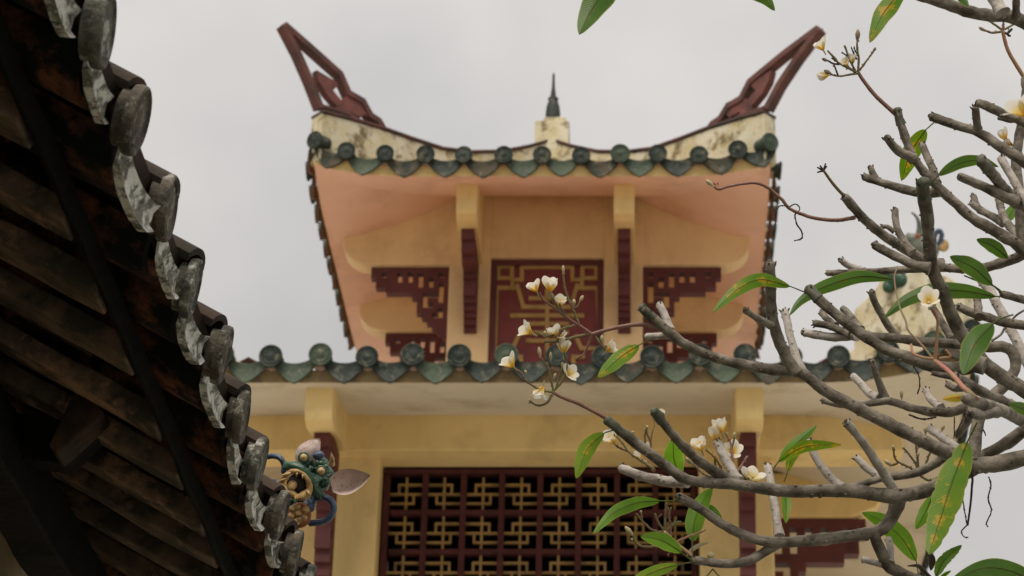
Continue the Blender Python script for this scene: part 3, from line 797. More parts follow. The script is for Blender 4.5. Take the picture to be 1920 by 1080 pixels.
def ear(base, tip, w, dz0, dz1, cup):
    bx, tx = Vector(base), Vector(tip)
    ax = tx - bx; nx = Vector((-ax.y, ax.x)).normalized()
    vs, fs, n, m = [], [], 14, 8
    for layer in (0, 1):
        for i in range(n + 1):
            t = i / n
            hw = w * (max(0, math.sin(math.pi * (.10 + .90 * t) ** .85)) ** .8) * (1 - .15 * t) + (2 if i < n else 0)
            for j in range(m + 1):
                s = -1 + 2 * j / m
                q = bx + ax * t + nx * hw * s
                z = dz0 + (dz1 - dz0) * t + cup * (1 - s * s) * math.sin(math.pi * min(1, t * .9 + .1)) + layer * .006 - .004 * abs(s) ** 3
                vs.append(D(q.x, q.y, z))
    K = (n + 1) * (m + 1)
    for l in (0, 1):
        for i in range(n):
            for j in range(m):
                a = l * K + i * (m + 1) + j
                fs.append((a, a + 1, a + m + 2, a + m + 1))
    rim = [j for j in range(m + 1)] + [i * (m + 1) + m for i in range(1, n + 1)] + [n * (m + 1) + j for j in range(m - 1, -1, -1)] + [i * (m + 1) for i in range(n - 1, 0, -1)]
    for i in range(len(rim)):
        a, c2 = rim[i], rim[(i + 1) % len(rim)]
        fs.append((a, c2, c2 + K, a + K))
    return MB().add(vs, fs).build('ear', G_pink, head, smooth=60)
ear((545, 425), (828, 352), 96, .0, -.02, .035)
ear((318, 262), (462, 82), 84, .0, -.005, -.012)
MB().tube([D(548, 275, .0), D(552, 230, -.01), D(545, 190, -.012)], [cp(24), cp(17), cp(4)], 10, cap_round=False).build('horn', G_cream, head, smooth=True)
def loop(pts, r, n=20):
    P = crom([D(*p) for p in pts], n)
    MB().tube(P, [cp(r)] * (n + 1), 12).build('whisker', G_blue, head, smooth=True)
    MB().tube([p + (CAM - p).normalized() * cp(r * .55) for p in P], [cp(r * .62)] * (n + 1), 10).build('whisker_rib', G_blue, head, smooth=True)
loop([(80, 218, .02), (130, 212, .01), (175, 228, .0), (203, 275, .0), (200, 330, .0)], 21)
loop([(445, 515, .0), (500, 510, -.01), (548, 545, -.01), (563, 600, -.01), (535, 655, -.01), (480, 690, -.005), (390, 698, .0)], 24)
for x, y in ((120, 395), (140, 420), (110, 425), (160, 410)):
    MB().blob(D(x, y, -.01), (cp(24), cp(20), cp(20)), sub=2, amp=.3, sc=90).build('shell_curl', G_blue, head, smooth=True)
MB().blob(D(385, 570, -.01), (cp(45), cp(30), cp(55)), sub=3, amp=.4, sc=80).build('cheek', G_blue, head, smooth=True)
pb = MB()
for k in range(18):
    a = 2 * math.pi * k / 18
    pb.blob(D(315 + 70 * math.cos(a), 640 + 78 * math.sin(a), -.02), (cp(20), cp(16), cp(20)), sub=2)
pb.blob(D(315, 640, -.015), (cp(72), cp(50), cp(80)), sub=3, amp=.2, sc=90)
fuse(pb.build('pompom', G_orange, head), .0025, 2)
for x, y in ((305, 625), (265, 590), (345, 660), (290, 685), (255, 645), (355, 600), (315, 665), (300, 580)):
    MB().blob(D(x, y, -.045), (cp(27), cp(18), cp(27)), sub=2, amp=.35, sc=120).build('pompom_petal', G_cream, head, smooth=True)
MB().tube(crom([D(330, 560, .06), D(200, 620, .10), D(60, 640, .12), D(-60, 600, .12)], 10), [cp(95)] * 11, 12, rough=.3, rs=60).build('neck', G_green, head, smooth=True)

# ------------------------------------------------------------ dragon on the tower's right hip
ZF = PP(1740, 520, Vector((LX + LHX - .25, LY - LHY + .25, 0)), Vector((1, 1, 0)).normalized())
zf = (ZF - CAM).dot(FWD)
dr = thing('ridge_dragon', tuple(PZ(1735, 525, zf)), 'small grey-green dragon ornament on white ridge end behind the branches', 'ornament')
fp = zf / FPX
def E(x, y, dz=0.0): return PZ(1620 + x / 3.373, 380 + y / 3.373, zf + dz)
ep = lambda v: v / 3.373 * fp
G_grey = mat('dragon_weathered_glaze', (.10, .12, .10), (.20, .20, .16), 20, rough=.4, bump=.3)
b = MB()
for x, y, dz, r in ((350, 290, 0, 70), (400, 350, 0, 75), (330, 240, 0, 45), (300, 230, 0, 34), (280, 210, .02, 24), (440, 300, 0, 50), (400, 430, 0, 70), (330, 340, -.02, 45)):
    b.blob(E(x, y, dz), (ep(r),) * 3, sub=3, amp=.3, sc=14)
fuse(b.build('body', G_grey, dr), .012)
fuse(MB().blob(E(230, 490, .05), (ep(120), ep(50), ep(55)), Matrix.Rotation(R(25), 3, 'Y'), sub=3, amp=.3, sc=12).blob(E(150, 530, .05), (ep(40), ep(30), ep(45)), sub=3, amp=.3, sc=12).build('wing', G_green, dr), .012)
MB().tube(crom([E(345, 230), E(350, 150), E(335, 95), E(300, 60)], 12), [ep(26) * (1 - .8 * i / 12) for i in range(13)], 10, cap_round=False).build('horn', G_grey, dr, smooth=True)
MB().tube(crom([E(450, 300), E(445, 220), E(470, 175), E(492, 200), E(480, 250), E(462, 290)], 16), [ep(16)] * 17, 10).build('whisker', G_blue, dr, smooth=True)
MB().blob(E(500, 270), (ep(38), ep(16), ep(46)), sub=3).build('ear', G_cream, dr, smooth=True)
MB().blob(E(340, 212, -.08), (ep(18),) * 3, sub=2).build('eye', G_orange, dr, smooth=True)

# ------------------------------------------------------------ the frangipani tree
def plant_mat(name, c1, c2, c3=None, scale=60, rough=.6, bump=.5, ring=0.0, sub=0.0):
    m = bpy.data.materials.new(name); m.use_nodes = True
    N, L = m.node_tree.nodes, m.node_tree.links
    b = N['Principled BSDF']; b.inputs['Roughness'].default_value = rough; b.inputs['Specular IOR Level'].default_value = .3
    at = N.new('ShaderNodeAttribute'); at.attribute_name = 'st'
    geo = N.new('ShaderNodeNewGeometry')
    n1 = N.new('ShaderNodeTexNoise'); n1.inputs['Scale'].default_value = scale; n1.inputs['Detail'].default_value = 6
    L.new(geo.outputs['Position'], n1.inputs['Vector'])
    r1 = N.new('ShaderNodeValToRGB'); r1.color_ramp.elements[0].position, r1.color_ramp.elements[1].position = .36, .64
    r1.color_ramp.elements[0].color, r1.color_ramp.elements[1].color = rgba(c1), rgba(c2)
    L.new(n1.outputs[0], r1.inputs[0]); col = r1.outputs[0]
    h = n1.outputs[0]
    if ring:                            # leaf scars: short rings and crescents round the stem
        mp = N.new('ShaderNodeMapping'); mp.inputs['Scale'].default_value = (ring * .7, 5.0, 1)
        L.new(at.outputs['Vector'], mp.inputs['Vector'])
        n2 = N.new('ShaderNodeTexNoise'); n2.inputs['Scale'].default_value = 1.0; n2.inputs['Detail'].default_value = 3
        L.new(mp.outputs[0], n2.inputs['Vector'])
        r2 = N.new('ShaderNodeValToRGB'); r2.color_ramp.elements[0].position, r2.color_ramp.elements[1].position = .60, .70
        r2.color_ramp.elements[0].color, r2.color_ramp.elements[1].color = (0, 0, 0, 1), (1, 1, 1, 1)
        L.new(n2.outputs[0], r2.inputs[0])
        mx = N.new('ShaderNodeMix'); mx.data_type = 'RGBA'
        fm = N.new('ShaderNodeMath'); fm.operation = 'MULTIPLY'; fm.inputs[1].default_value = .6
        L.new(r2.outputs[0], fm.inputs[0]); L.new(fm.outputs[0], mx.inputs[0]); L.new(col, mx.inputs[6]); mx.inputs[7].default_value = rgba(c3); col = mx.outputs[2]
        ad = N.new('ShaderNodeMath'); ad.operation = 'ADD'; L.new(n1.outputs[0], ad.inputs[0]); L.new(n2.outputs[0], ad.inputs[1]); h = ad.outputs[0]
    L.new(col, b.inputs['Base Color'])
    bp = N.new('ShaderNodeBump'); bp.inputs['Strength'].default_value = bump; bp.inputs['Distance'].default_value = .004
    L.new(h, bp.inputs['Height']); L.new(bp.outputs[0], b.inputs['Normal'])
    return m
M_bark = plant_mat('frangipani_bark', (.085, .072, .055), (.27, .238, .195), (.045, .036, .027), 30, .85, 1.0, ring=95)
M_bark_pale = plant_mat('pale_frangipani_bark', (.33, .295, .26), (.46, .42, .38), (.15, .12, .10), 50, .75, .7, ring=110)
M_tip = plant_mat('green_branch_tip', (.05, .075, .04), (.12, .11, .085), None, 70, .6, .6)
M_tipdark = plant_mat('dry_branch_end', (.035, .030, .024), (.13, .11, .09), None, 110, .85, .8)
M_twig = plant_mat('flower_stalk', (.16, .17, .06), (.20, .11, .075), None, 70, .6, .8)
M_twig_red = plant_mat('reddish_stalk', (.17, .085, .065), (.24, .13, .095), None, 50, .55, .3)
M_twig_pink = plant_mat('pink_stalk', (.38, .13, .10), (.30, .22, .10), None, 25, .5, .3)
M_twig_dark = plant_mat('dry_dark_stalk', (.02, .018, .018), (.05, .04, .035), None, 90, .8, .8)
M_bud = plant_mat('flower_bud', (.50, .42, .26), (.36, .33, .16), None, 60, .5, .3)
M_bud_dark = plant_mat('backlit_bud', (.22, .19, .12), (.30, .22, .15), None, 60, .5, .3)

def leaf_mat(name, g1, g2, yel, ypos, trans):
    m = bpy.data.materials.new(name); m.use_nodes = True
    N, L = m.node_tree.nodes, m.node_tree.links
    N.remove(N['Principled BSDF'])
    out = N['Material Output']
    at = N.new('ShaderNodeAttribute'); at.attribute_name = 'st'
    geo = N.new('ShaderNodeNewGeometry')
    sp = N.new('ShaderNodeSeparateXYZ'); L.new(at.outputs['Vector'], sp.inputs[0])
    n1 = N.new('ShaderNodeTexNoise'); n1.inputs['Scale'].default_value = 22; n1.inputs['Detail'].default_value = 5
    L.new(geo.outputs['Position'], n1.inputs['Vector'])
    r1 = N.new('ShaderNodeValToRGB'); r1.color_ramp.elements[0].position, r1.color_ramp.elements[1].position = .35, .65
    r1.color_ramp.elements[0].color, r1.color_ramp.elements[1].color = rgba(g1), rgba(g2)
    L.new(n1.outputs[0], r1.inputs[0])
    # rust and yellow blotches, running out along the midrib
    n2 = N.new('ShaderNodeTexNoise'); n2.inputs['Scale'].default_value = 34; n2.inputs['Detail'].default_value = 8; n2.inputs['Roughness'].default_value = .7
    L.new(geo.outputs['Position'], n2.inputs['Vector'])
    ab = N.new('ShaderNodeMath'); ab.operation = 'ABSOLUTE'; L.new(sp.outputs['Y'], ab.inputs[0])
    mr = N.new('ShaderNodeMapRange'); mr.inputs['From Min'].default_value = 0; mr.inputs['From Max'].default_value = .6; mr.inputs['To Min'].default_value = .07; mr.inputs['To Max'].default_value = -.05
    L.new(ab.outputs[0], mr.inputs['Value'])
    ad = N.new('ShaderNodeMath'); ad.operation = 'ADD'; L.new(n2.outputs[0], ad.inputs[0]); L.new(mr.outputs[0], ad.inputs[1])
    r2 = N.new('ShaderNodeValToRGB'); r2.color_ramp.elements[0].position, r2.color_ramp.elements[1].position = ypos, ypos + .08
    r2.color_ramp.elements[0].color, r2.color_ramp.elements[1].color = (0, 0, 0, 1), (1, 1, 1, 1)
    L.new(ad.outputs[0], r2.inputs[0])
    mx = N.new('ShaderNodeMix'); mx.data_type = 'RGBA'
    L.new(r2.outputs[0], mx.inputs[0]); L.new(r1.outputs[0], mx.inputs[6]); mx.inputs[7].default_value = rgba(yel)
    # dark rust specks
    n3 = N.new('ShaderNodeTexNoise'); n3.inputs['Scale'].default_value = 120; n3.inputs['Detail'].default_value = 3
    L.new(geo.outputs['Position'], n3.inputs['Vector'])
    r3 = N.new('ShaderNodeValToRGB'); r3.color_ramp.elements[0].position, r3.color_ramp.elements[1].position = .72, .77
    r3.color_ramp.elements[0].color, r3.color_ramp.elements[1].color = (0, 0, 0, 1), (1, 1, 1, 1)
    L.new(n3.outputs[0], r3.inputs[0])
    m3 = N.new('ShaderNodeMix'); m3.data_type = 'RGBA'
    L.new(r3.outputs[0], m3.inputs[0]); L.new(mx.outputs[2], m3.inputs[6]); m3.inputs[7].default_value = (.05, .035, .01, 1)
    # midrib
    r4 = N.new('ShaderNodeMapRange'); r4.inputs['From Min'].default_value = .03; r4.inputs['From Max'].default_value = .075; r4.inputs['To Min'].default_value = .8; r4.inputs['To Max'].default_value = 0
    L.new(ab.outputs[0], r4.inputs['Value'])
    m4 = N.new('ShaderNodeMix'); m4.data_type = 'RGBA'
    L.new(r4.outputs[0], m4.inputs[0]); L.new(m3.outputs[2], m4.inputs[6]); m4.inputs[7].default_value = (g1[0] * 1.1 + .02, g1[1] * .75, g1[2] * 1.2, 1)
    # pale thin margin
    r5 = N.new('ShaderNodeMapRange'); r5.inputs['From Min'].default_value = .88; r5.inputs['From Max'].default_value = .97; r5.inputs['To Max'].default_value = .6
    L.new(ab.outputs[0], r5.inputs['Value'])
    m6 = N.new('ShaderNodeMix'); m6.data_type = 'RGBA'
    L.new(r5.outputs[0], m6.inputs[0]); L.new(m4.outputs[2], m6.inputs[6]); m6.inputs[7].default_value = (.26, .28, .06, 1); m4 = m6
    # side veins
    wv = N.new('ShaderNodeTexWave'); wv.inputs['Scale'].default_value = 1.0; wv.bands_direction = 'X'
    cb = N.new('ShaderNodeCombineXYZ')
    v1 = N.new('ShaderNodeMath'); v1.operation = 'MULTIPLY_ADD'; v1.inputs[1].default_value = -.12
    L.new(ab.outputs[0], v1.inputs[0]); L.new(sp.outputs['X'], v1.inputs[2])
    v2 = N.new('ShaderNodeMath'); v2.operation = 'MULTIPLY'; v2.inputs[1].default_value = 9.0; L.new(v1.outputs[0], v2.inputs[0])
    L.new(v2.outputs[0], cb.inputs[0]); L.new(cb.outputs[0], wv.inputs['Vector'])
    bp = N.new('ShaderNodeBump'); bp.inputs['Strength'].default_value = .10; bp.inputs['Distance'].default_value = .002
    L.new(wv.outputs['Fac'], bp.inputs['Height'])
    pr = N.new('ShaderNodeBsdfPrincipled'); pr.inputs['Roughness'].default_value = .42; pr.inputs['Specular IOR Level'].default_value = .35
    L.new(m4.outputs[2], pr.inputs['Base Color']); L.new(bp.outputs[0], pr.inputs['Normal'])
    tr = N.new('ShaderNodeBsdfTranslucent'); L.new(m4.outputs[2], tr.inputs['Color'])
    br = N.new('ShaderNodeVectorMath'); br.operation = 'MULTIPLY'; br.inputs[1].default_value = (2.0, 1.8, 1.0)
    L.new(m4.outputs[2], br.inputs[0]); L.new(br.outputs[0], tr.inputs['Color'])
    mix = N.new('ShaderNodeMixShader'); mix.inputs[0].default_value = trans
    L.new(pr.outputs[0], mix.inputs[1]); L.new(tr.outputs[0], mix.inputs[2]); L.new(mix.outputs[0], out.inputs[0])
    return m
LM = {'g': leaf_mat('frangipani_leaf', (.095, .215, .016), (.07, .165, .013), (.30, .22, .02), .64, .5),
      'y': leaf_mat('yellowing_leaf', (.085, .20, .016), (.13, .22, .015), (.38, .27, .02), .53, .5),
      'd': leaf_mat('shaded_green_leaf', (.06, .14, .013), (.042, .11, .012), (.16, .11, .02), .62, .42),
      'Y': leaf_mat('yellow_leaf', (.45, .36, .04), (.35, .30, .05), (.5, .42, .1), .6, .5),
      'k': leaf_mat('dry_leaf', (.055, .045, .035), (.03, .026, .022), (.1, .08, .06), .7, .15),
      'p': leaf_mat('pale_dry_leaf', (.40, .38, .32), (.30, .28, .22), (.45, .42, .36), .7, .3)}

def petal_mat():
    m = bpy.data.materials.new('frangipani_petal'); m.use_nodes = True
    N, L = m.node_tree.nodes, m.node_tree.links
    N.remove(N['Principled BSDF']); out = N['Material Output']
    at = N.new('ShaderNodeAttribute'); at.attribute_name = 'st'
    sp = N.new('ShaderNodeSeparateXYZ'); L.new(at.outputs['Vector'], sp.inputs[0])
    r = N.new('ShaderNodeValToRGB')
    r.color_ramp.elements[0].position = .12; r.color_ramp.elements[0].color = (.85, .55, .06, 1)
    r.color_ramp.elements[1].position = .66; r.color_ramp.elements[1].color = (.87, .83, .74, 1)
    e = r.color_ramp.elements.new(.38); e.color = (.86, .70, .28, 1)
    L.new(sp.outputs['X'], r.inputs[0])
    d = N.new('ShaderNodeBsdfPrincipled'); d.inputs['Roughness'].default_value = .5; L.new(r.outputs[0], d.inputs['Base Color'])
    t = N.new('ShaderNodeBsdfTranslucent'); L.new(r.outputs[0], t.inputs['Color'])
    mix = N.new('ShaderNodeMixShader'); mix.inputs[0].default_value = .45
    L.new(d.outputs[0], mix.inputs[1]); L.new(t.outputs[0], mix.inputs[2]); L.new(mix.outputs[0], out.inputs[0])
    return m
M_petal = petal_mat()

# zoomed survey sheets: origin and scale of each
SH = {'R1': (1500, 150, 4.909), 'R2': (1700, 0, 4.909), 'R3': (1700, 180, 4.909), 'R4': (1700, 360, 4.909), 'R5': (1700, 540, 4.909), 'R6': (1500, 540, 4.909),
      'R7': (1700, 700, 4.909), 'R8': (1580, 860, 4.909), 'S2': (1500, 20, 6.75), 'S3': (1700, 860, 4.909), 'S4': (1100, 900, 6.0), 'S5': (1120, 760, 6.0),
      'S6': (1300, 320, 7.7125), 'F': (920, 480, 3.6), 'E6': (1000, 320, 2.842), 'E': (1060, 640, 2.455), 'A': (1480, 0, 3.0), 'B': (1480, 320, 3.0), 'C': (1480, 640, 2.4545), 'P': (0, 0, 1.0)}
def T(sh, *pts):
    ox, oy, s = SH[sh]
    return [(ox + x / s, oy + y / s) for x, y in pts]
def lift(px, z0, z1):
    n = len(px); d = [0.0]
    for i in range(1, n): d.append(d[-1] + math.hypot(px[i][0] - px[i - 1][0], px[i][1] - px[i - 1][1]))
    return [PZ(p[0], p[1], z0 + (z1 - z0) * d[i] / max(d[-1], 1e-6)) for i, p in enumerate(px)]

tree = thing('frangipani_tree', (1.12, 4.25, 0), 'grey-branched frangipani tree with long green leaves and white-yellow blossoms', 'tree')
bseed = [0]
def branch(px, wt, wb, zt, zb, m=None, nm='branch', nub=True, tipgreen=False, rough=.10, parent=None):
    """px runs from the tip to the base; wt, wb: thickness at tip and base in survey pixels"""
    bseed[0] += 1
    P = lift(px, zt, zb)[::-1]
    L = sum((P[i + 1] - P[i]).length for i in range(len(P) - 1))
    n = max(6, min(70, int(L / .012)))
    C = crom(P, n)
    zm = [(p - CAM).dot(FWD) for p in C]
    rad = []
    for i in range(n + 1):
        t = i / n
        w = wb + (wt - wb) * t ** .8
        rad.append(w / 2 * zm[i] / FPX)
    if nub:                              # plumeria shoots swell a little before the blunt tip
        for i in range(n + 1):
            t = i / n
            rad[i] *= 1 + .22 * math.exp(-(t / .07) ** 2) + .10 * math.exp(-((t - .93) / .05) ** 2) + .03 * math.sin(i * 1.7 + bseed[0])
    b = MB().tube(C, rad, 12, seed=bseed[0] * 3.1, rough=rough * 1.9, rs=70)
    nb = MB()
    if nub:
        d = (C[-1] - C[-2]).normalized(); a1 = d.orthogonal().normalized(); a2 = d.cross(a1); r = rad[-1]
        rnd = random.Random(bseed[0])
        for k in range(rnd.randint(5, 8)):
            a = rnd.uniform(0, 6.28); q = C[-1] + (a1 * math.cos(a) + a2 * math.sin(a)) * r * rnd.uniform(.45, .95) - d * r * rnd.uniform(0, .5)
            dd = (d + (a1 * math.cos(a) + a2 * math.sin(a)) * rnd.uniform(.2, 1.0)).normalized()
            nb.tube([q - dd * r * .2, q + dd * r * .4, q + dd * r * rnd.uniform(.55, 1.0)], [r * .30, r * .24, r * .10], 5, cap_round=False)
        for k in range(int(n * .8)):     # leaf-scar pads
            i = rnd.randint(int(n * .15), n - 1); a = rnd.uniform(0, 6.28)
            dd = (C[min(n, i + 1)] - C[max(0, i - 1)]).normalized(); e1 = dd.orthogonal().normalized(); e2 = dd.cross(e1)
            o = e1 * math.cos(a) + e2 * math.sin(a)
            b.blob(C[i] + o * rad[i] * .93, (rad[i] * .34, rad[i] * .34, rad[i] * .2), Matrix.Rotation(rnd.uniform(0, 3), 3, 'Z'), sub=1)
    o = b.build(nm, m or M_bark, parent or tree, smooth=65)
    if nub:
        nb.blob(C[-1] + d * r * .28, (r * .62, r * .62, r * .62), sub=2, amp=.5, sc=150)
        nb.build('tip_scars', M_tipdark, o, smooth=65)
    if tipgreen:
        d = (C[-1] - C[-3]).normalized()
        MB().tube([C[-3] - d * .002, C[-2], C[-1] + d * .004], [rad[-3] * 1.05, rad[-2] * 1.1, rad[-1] * 1.05], 10, rough=.5, rs=120).build('branch_tip', M_tip, o, smooth=65)
    return o
def twig(px, w, zt, zb=None, m=None, knob=.45, w2=None):
    """px from base to tip"""
    P = lift(px, zb if zb else zt, zt)
    L = sum((P[i + 1] - P[i]).length for i in range(len(P) - 1))
    n = max(6, int(L / .0035))
    C = crom(P, n)
    zm = (C[0] - CAM).dot(FWD)
    w2 = w2 if w2 else w * .8
    bseed[0] += 1
    b = MB().tube(C, [(w + (w2 - w) * i / n) / 2 * zm / FPX for i in range(n + 1)], 7, seed=bseed[0], rough=knob, rs=190)
    if knob > .3:
        rnd = random.Random(bseed[0] + 99)
        for k in range(n // 2):
            i = rnd.randint(1, n); r = (w + (w2 - w) * i / n) / 2 * zm / FPX
            v = Vector((rnd.uniform(-1, 1), rnd.uniform(-1, 1), rnd.uniform(-1, 1))).normalized()
            b.tube([C[i], C[i] + v * r * 1.4, C[i] + v * r * rnd.uniform(1.8, 2.6)], [r * .6, r * .55, r * .35], 5, cap_round=False)
    return b.build('twig', m or M_twig, tree, smooth=65)
def bud(base, tip, w, z, m=None):
    a, c = PZ(*base, z), PZ(*tip, z)
    r = w / 2 * z / FPX
    b = MB().tube([a.lerp(c, t) for t in (0, .15, .35, .6, .8, .93, 1)], [r * .3, r * .45, r * .8, r, r * .75, r * .4, r * .1], 9, cap_round=False)
    return b.build('bud', m or M_bud, tree, smooth=70)
def leaf(px, w, z0, z1, kind='g', roll=.25, fold=.3, pet=None, ragged=0.0, peak=.85, pw=.7, pz=None):
    """px from leaf base to tip; pet: stalk from the branch to the base"""
    bseed[0] += 1; rnd = random.Random(bseed[0])
    n, m = 26, 8
    C = crom(lift(px, z0, z1), n)
    vs, fs, uv = [], [], []
    ph = rnd.uniform(0, 6)
    for i, p in enumerate(C):
        t = i / n
        Tn = (C[min(n, i + 1)] - C[max(0, i - 1)]).normalized()
        V = (p - CAM).normalized()
        S = Tn.cross(V).normalized()
        S = Matrix.Rotation(roll + .12 * math.sin(2.5 * t + ph), 3, Tn) @ S
        Nn = S.cross(Tn).normalized()
        hw = w / 2 * (p - CAM).dot(FWD) / FPX * max(0, math.sin(math.pi * t ** peak)) ** pw + .0004
        for j in range(m + 1):
            s = -1 + 2 * j / m
            k = 1 + (.03 * math.sin(19 * t + ph + s) if abs(s) == 1 else 0)
            if ragged and abs(s) == 1: k -= ragged * max(0, noise.noise(Vector((t * 16, s * 7 + ph, 0)))) ** .6
            lift_n = abs(s) * fold * hw * .55 + .05 * hw * math.sin(9 * t + ph) * s
            vs.append(p + S * hw * s * k + Nn * lift_n); uv.append((t + 1e-4, s))
    for i in range(n):
        for j in range(m):
            a = i * (m + 1) + j
            fs.append((a, a + 1, a + m + 2, a + m + 1))
    b = MB().add(vs, fs, uv)
    # raised midrib and stalk
    zc = (C[0] - CAM).dot(FWD)
    rr = max(.0009, w * .045 / 2 * zc / FPX)
    rib = C
    if pet:
        P = lift(pet, pz if pz else z0, z0)
        rib = crom(P, 8)[:-1] + C
    k = len(rib)
    b.tube(rib, [rr * 1.5 * (1 - .75 * i / (k - 1)) for i in range(k)], 6, cap_round=False)
    b.uv[-(6 * k):] = [(.5, 0.0)] * (6 * k)
    return b.build('leaf', LM[kind], tree, smooth=80)

def petal_mesh(openness):
    n, m = 10, 6
    vs, fs, uv = [], [], []
    for i in range(n + 1):
        t = i / n
        hw = .40 * math.sin(math.pi * (.05 + .88 * t ** 1.45)) ** .62
        # axis h and radius r of the petal's midline
        r = .05 + openness * t ** 1.5 * .85 + .10 * t
        h = t * (1 - .35 * openness * t)
        for j in range(m + 1):
            s = -1 + 2 * j / m
            ang = .25 * t
            y = hw * s
            rr = r - .22 * hw * (1 - s * s) * (1 - .5 * openness) * -1 + .10 * s * hw
            vs.append((rr, y, h - .05 * s * s * t)); uv.append((t + 1e-4, s))
    for i in range(n):
        for j in range(m):
            a = i * (m + 1) + j
            fs.append((a, a + 1, a + m + 2, a + m + 1))
    return MB().add(vs, fs, uv).mesh('petal', M_petal, 80)
PETAL = {k: petal_mesh(k) for k in (.18, .45, .75, 1.05)}
def flower(c, size, d, z, op=.45, toward=.3, npet=5, stem=True):
    """c: centre of the blossom in survey pixels, d: (right, up) of its axis"""
    bseed[0] += 1; rnd = random.Random(bseed[0] * 5)
    ax = (RGT * d[0] + UPV * d[1] - FWD * toward).normalized()
    S = size * .88 * z / FPX
    base = PZ(*c, z) - ax * S * .45
    q = ax.to_track_quat('Z', 'Y').to_matrix().to_4x4()
    M = Matrix.Translation(base) @ q @ Matrix.Rotation(rnd.uniform(0, 1.2), 4, 'Z') @ Matrix.Scale(S, 4)
    t = MB().tube([(0, 0, -.45), (0, 0, -.2), (0, 0, .05), (0, 0, .2)], [.045, .05, .075, .10], 10, cap_round=False)
    f = t.build('flower', M_bud, tree, smooth=True, M=M)
    for k in range(npet):
        jt = rnd.uniform(-.12, .12)
        inst(PETAL[op], 'petal', M @ Matrix.Rotation(k * 2 * math.pi / 5 + jt, 4, 'Z') @ Matrix.Rotation(rnd.uniform(-.14, .14), 4, 'Y') @ Matrix.Scale(rnd.uniform(.9, 1.08), 4), f)
    return f

# ---- trunk and the limb that carries the branches (just outside the picture, on the right)
trunk_top = PZ(2150, 905, 4.6)
tp = [Vector((1.16, 4.30, -.05)), Vector((1.10, 4.26, .8)), Vector((1.13, 4.22, 1.7)), Vector((1.04, 4.25, 2.6)), trunk_top]
MB().tube(crom(tp, 40), [.10 - .05 * i / 40 + (.03 if i < 3 else 0) for i in range(41)], 16, rough=.12, rs=12).build('trunk', M_bark, tree, smooth=65)
spine_px = [(2150, 905), (2105, 800), (2080, 690), (2060, 570), (2045, 450), (2035, 320), (2030, 190), (2040, 90)]
spine_z = [4.6, 4.55, 4.5, 4.45, 4.4, 4.4, 4.35, 4.2]
sp3 = [PZ(u, v, z) for (u, v), z in zip(spine_px, spine_z)]
MB().tube(crom(sp3, 40), [.032 - .010 * i / 40 for i in range(41)], 14, rough=.1, rs=30).build('limb', M_bark, tree, smooth=65)

BR, PALE = M_bark, M_bark_pale
# (points tip -> base), thickness tip/base, distance tip/base
# lower centre, sharp
branch(T('S5', (130, 180), (200, 240), (400, 400), (600, 550), (800, 700), (950, 810), (1150, 862)) + T('E', (750, 655), (900, 675), (1050, 690)) + [(1580, 920), (1641, 926), (1682, 930), (1741, 918), (1790, 893), (1830, 875), (1880, 868), (1920, 858), (2000, 850), (2080, 870), (2150, 905)], 17, 40, 4.5, 4.6, tipgreen=True)
branch(T('E', (415, 325), (470, 400), (560, 500), (650, 575), (780, 650)), 16, 21, 4.42, 4.55, tipgreen=True)
branch(T('E', (700, 465), (740, 550), (795, 640)), 17, 19, 4.62, 4.56, PALE)
branch(T('E', (260, 585), (350, 620), (430, 637), (500, 648), (560, 645)), 17, 22, 4.66, 4.56, PALE)
branch(T('E', (520, 715), (620, 770), (720, 840), (830, 895), (960, 925), (1100, 918), (1250, 902)) + T('R8', (0, 720), (200, 695), (330, 660), (430, 580), (485, 470), (505, 370), (510, 330)), 16, 27, 4.5, 4.6)
branch(T('E', (930, 575), (945, 650), (962, 740), (985, 900)), 15, 18, 4.72, 4.58, PALE)
branch(T('E', (590, 1005), (700, 1022), (800, 1020), (880, 992), (970, 930)), 15, 20, 4.48, 4.56)
branch(T('E', (1120, 460), (1160, 550), (1220, 625), (1275, 675)), 13, 18, 4.66, 4.59, PALE)
branch(T('E', (1295, 375), (1370, 465), (1440, 570), (1525, 705)), 15, 19, 4.50, 4.57, PALE)
branch(T('E', (1340, 535), (1385, 580), (1450, 630)), 14, 16, 4.75, 4.72, PALE)
branch(T('R8', (60, 262), (180, 235), (350, 185), (500, 160), (700, 125), (850, 45)) + [(1775, 855), (1800, 858), (1822, 872)], 12, 22, 4.68, 4.64)
branch(T('E6', (585, 735), (700, 840), (800, 920), (950, 990), (1100, 1030), (1250, 1058), (1360, 1068)) + [(1505, 700), (1549, 734), (1610, 766), (1671, 797), (1720, 822), (1773, 848), (1822, 872)], 17, 28, 4.5, 4.62, tipgreen=True)
branch(T('E6', (672, 712), (700, 770), (730, 850)), 14, 16, 4.55, 4.52, PALE)
branch(T('E6', (605, 882), (650, 883), (720, 875)), 13, 14, 4.56, 4.53, PALE)
branch(T('E6', (1262, 495), (1266, 620), (1272, 760), (1300, 880), (1345, 985), (1395, 1075)), 18, 24, 4.52, 4.55)
branch(T('E6', (1130, 745), (1200, 790), (1265, 825)), 13, 15, 4.48, 4.53)
branch(T('E6', (1340, 750), (1370, 880), (1400, 990), (1440, 1085)), 14, 17, 4.68, 4.57, PALE)
branch(T('R8', (330, 1010), (300, 985)) + T('R8', (285, 720)), 20, 24, 4.56, 4.57, nub=False) if False else None
branch([(1640, 1000), (1643, 1015), (1655, 1039), (1666, 1062), (1690, 1075), (1720, 1088), (1790, 1110), (1900, 1100), (2030, 1000), (2150, 910)], 22, 30, 4.58, 4.6, nub=False)
branch(T('R8', (190, 930), (270, 950), (380, 975)), 12, 14, 4.62, 4.58, PALE)
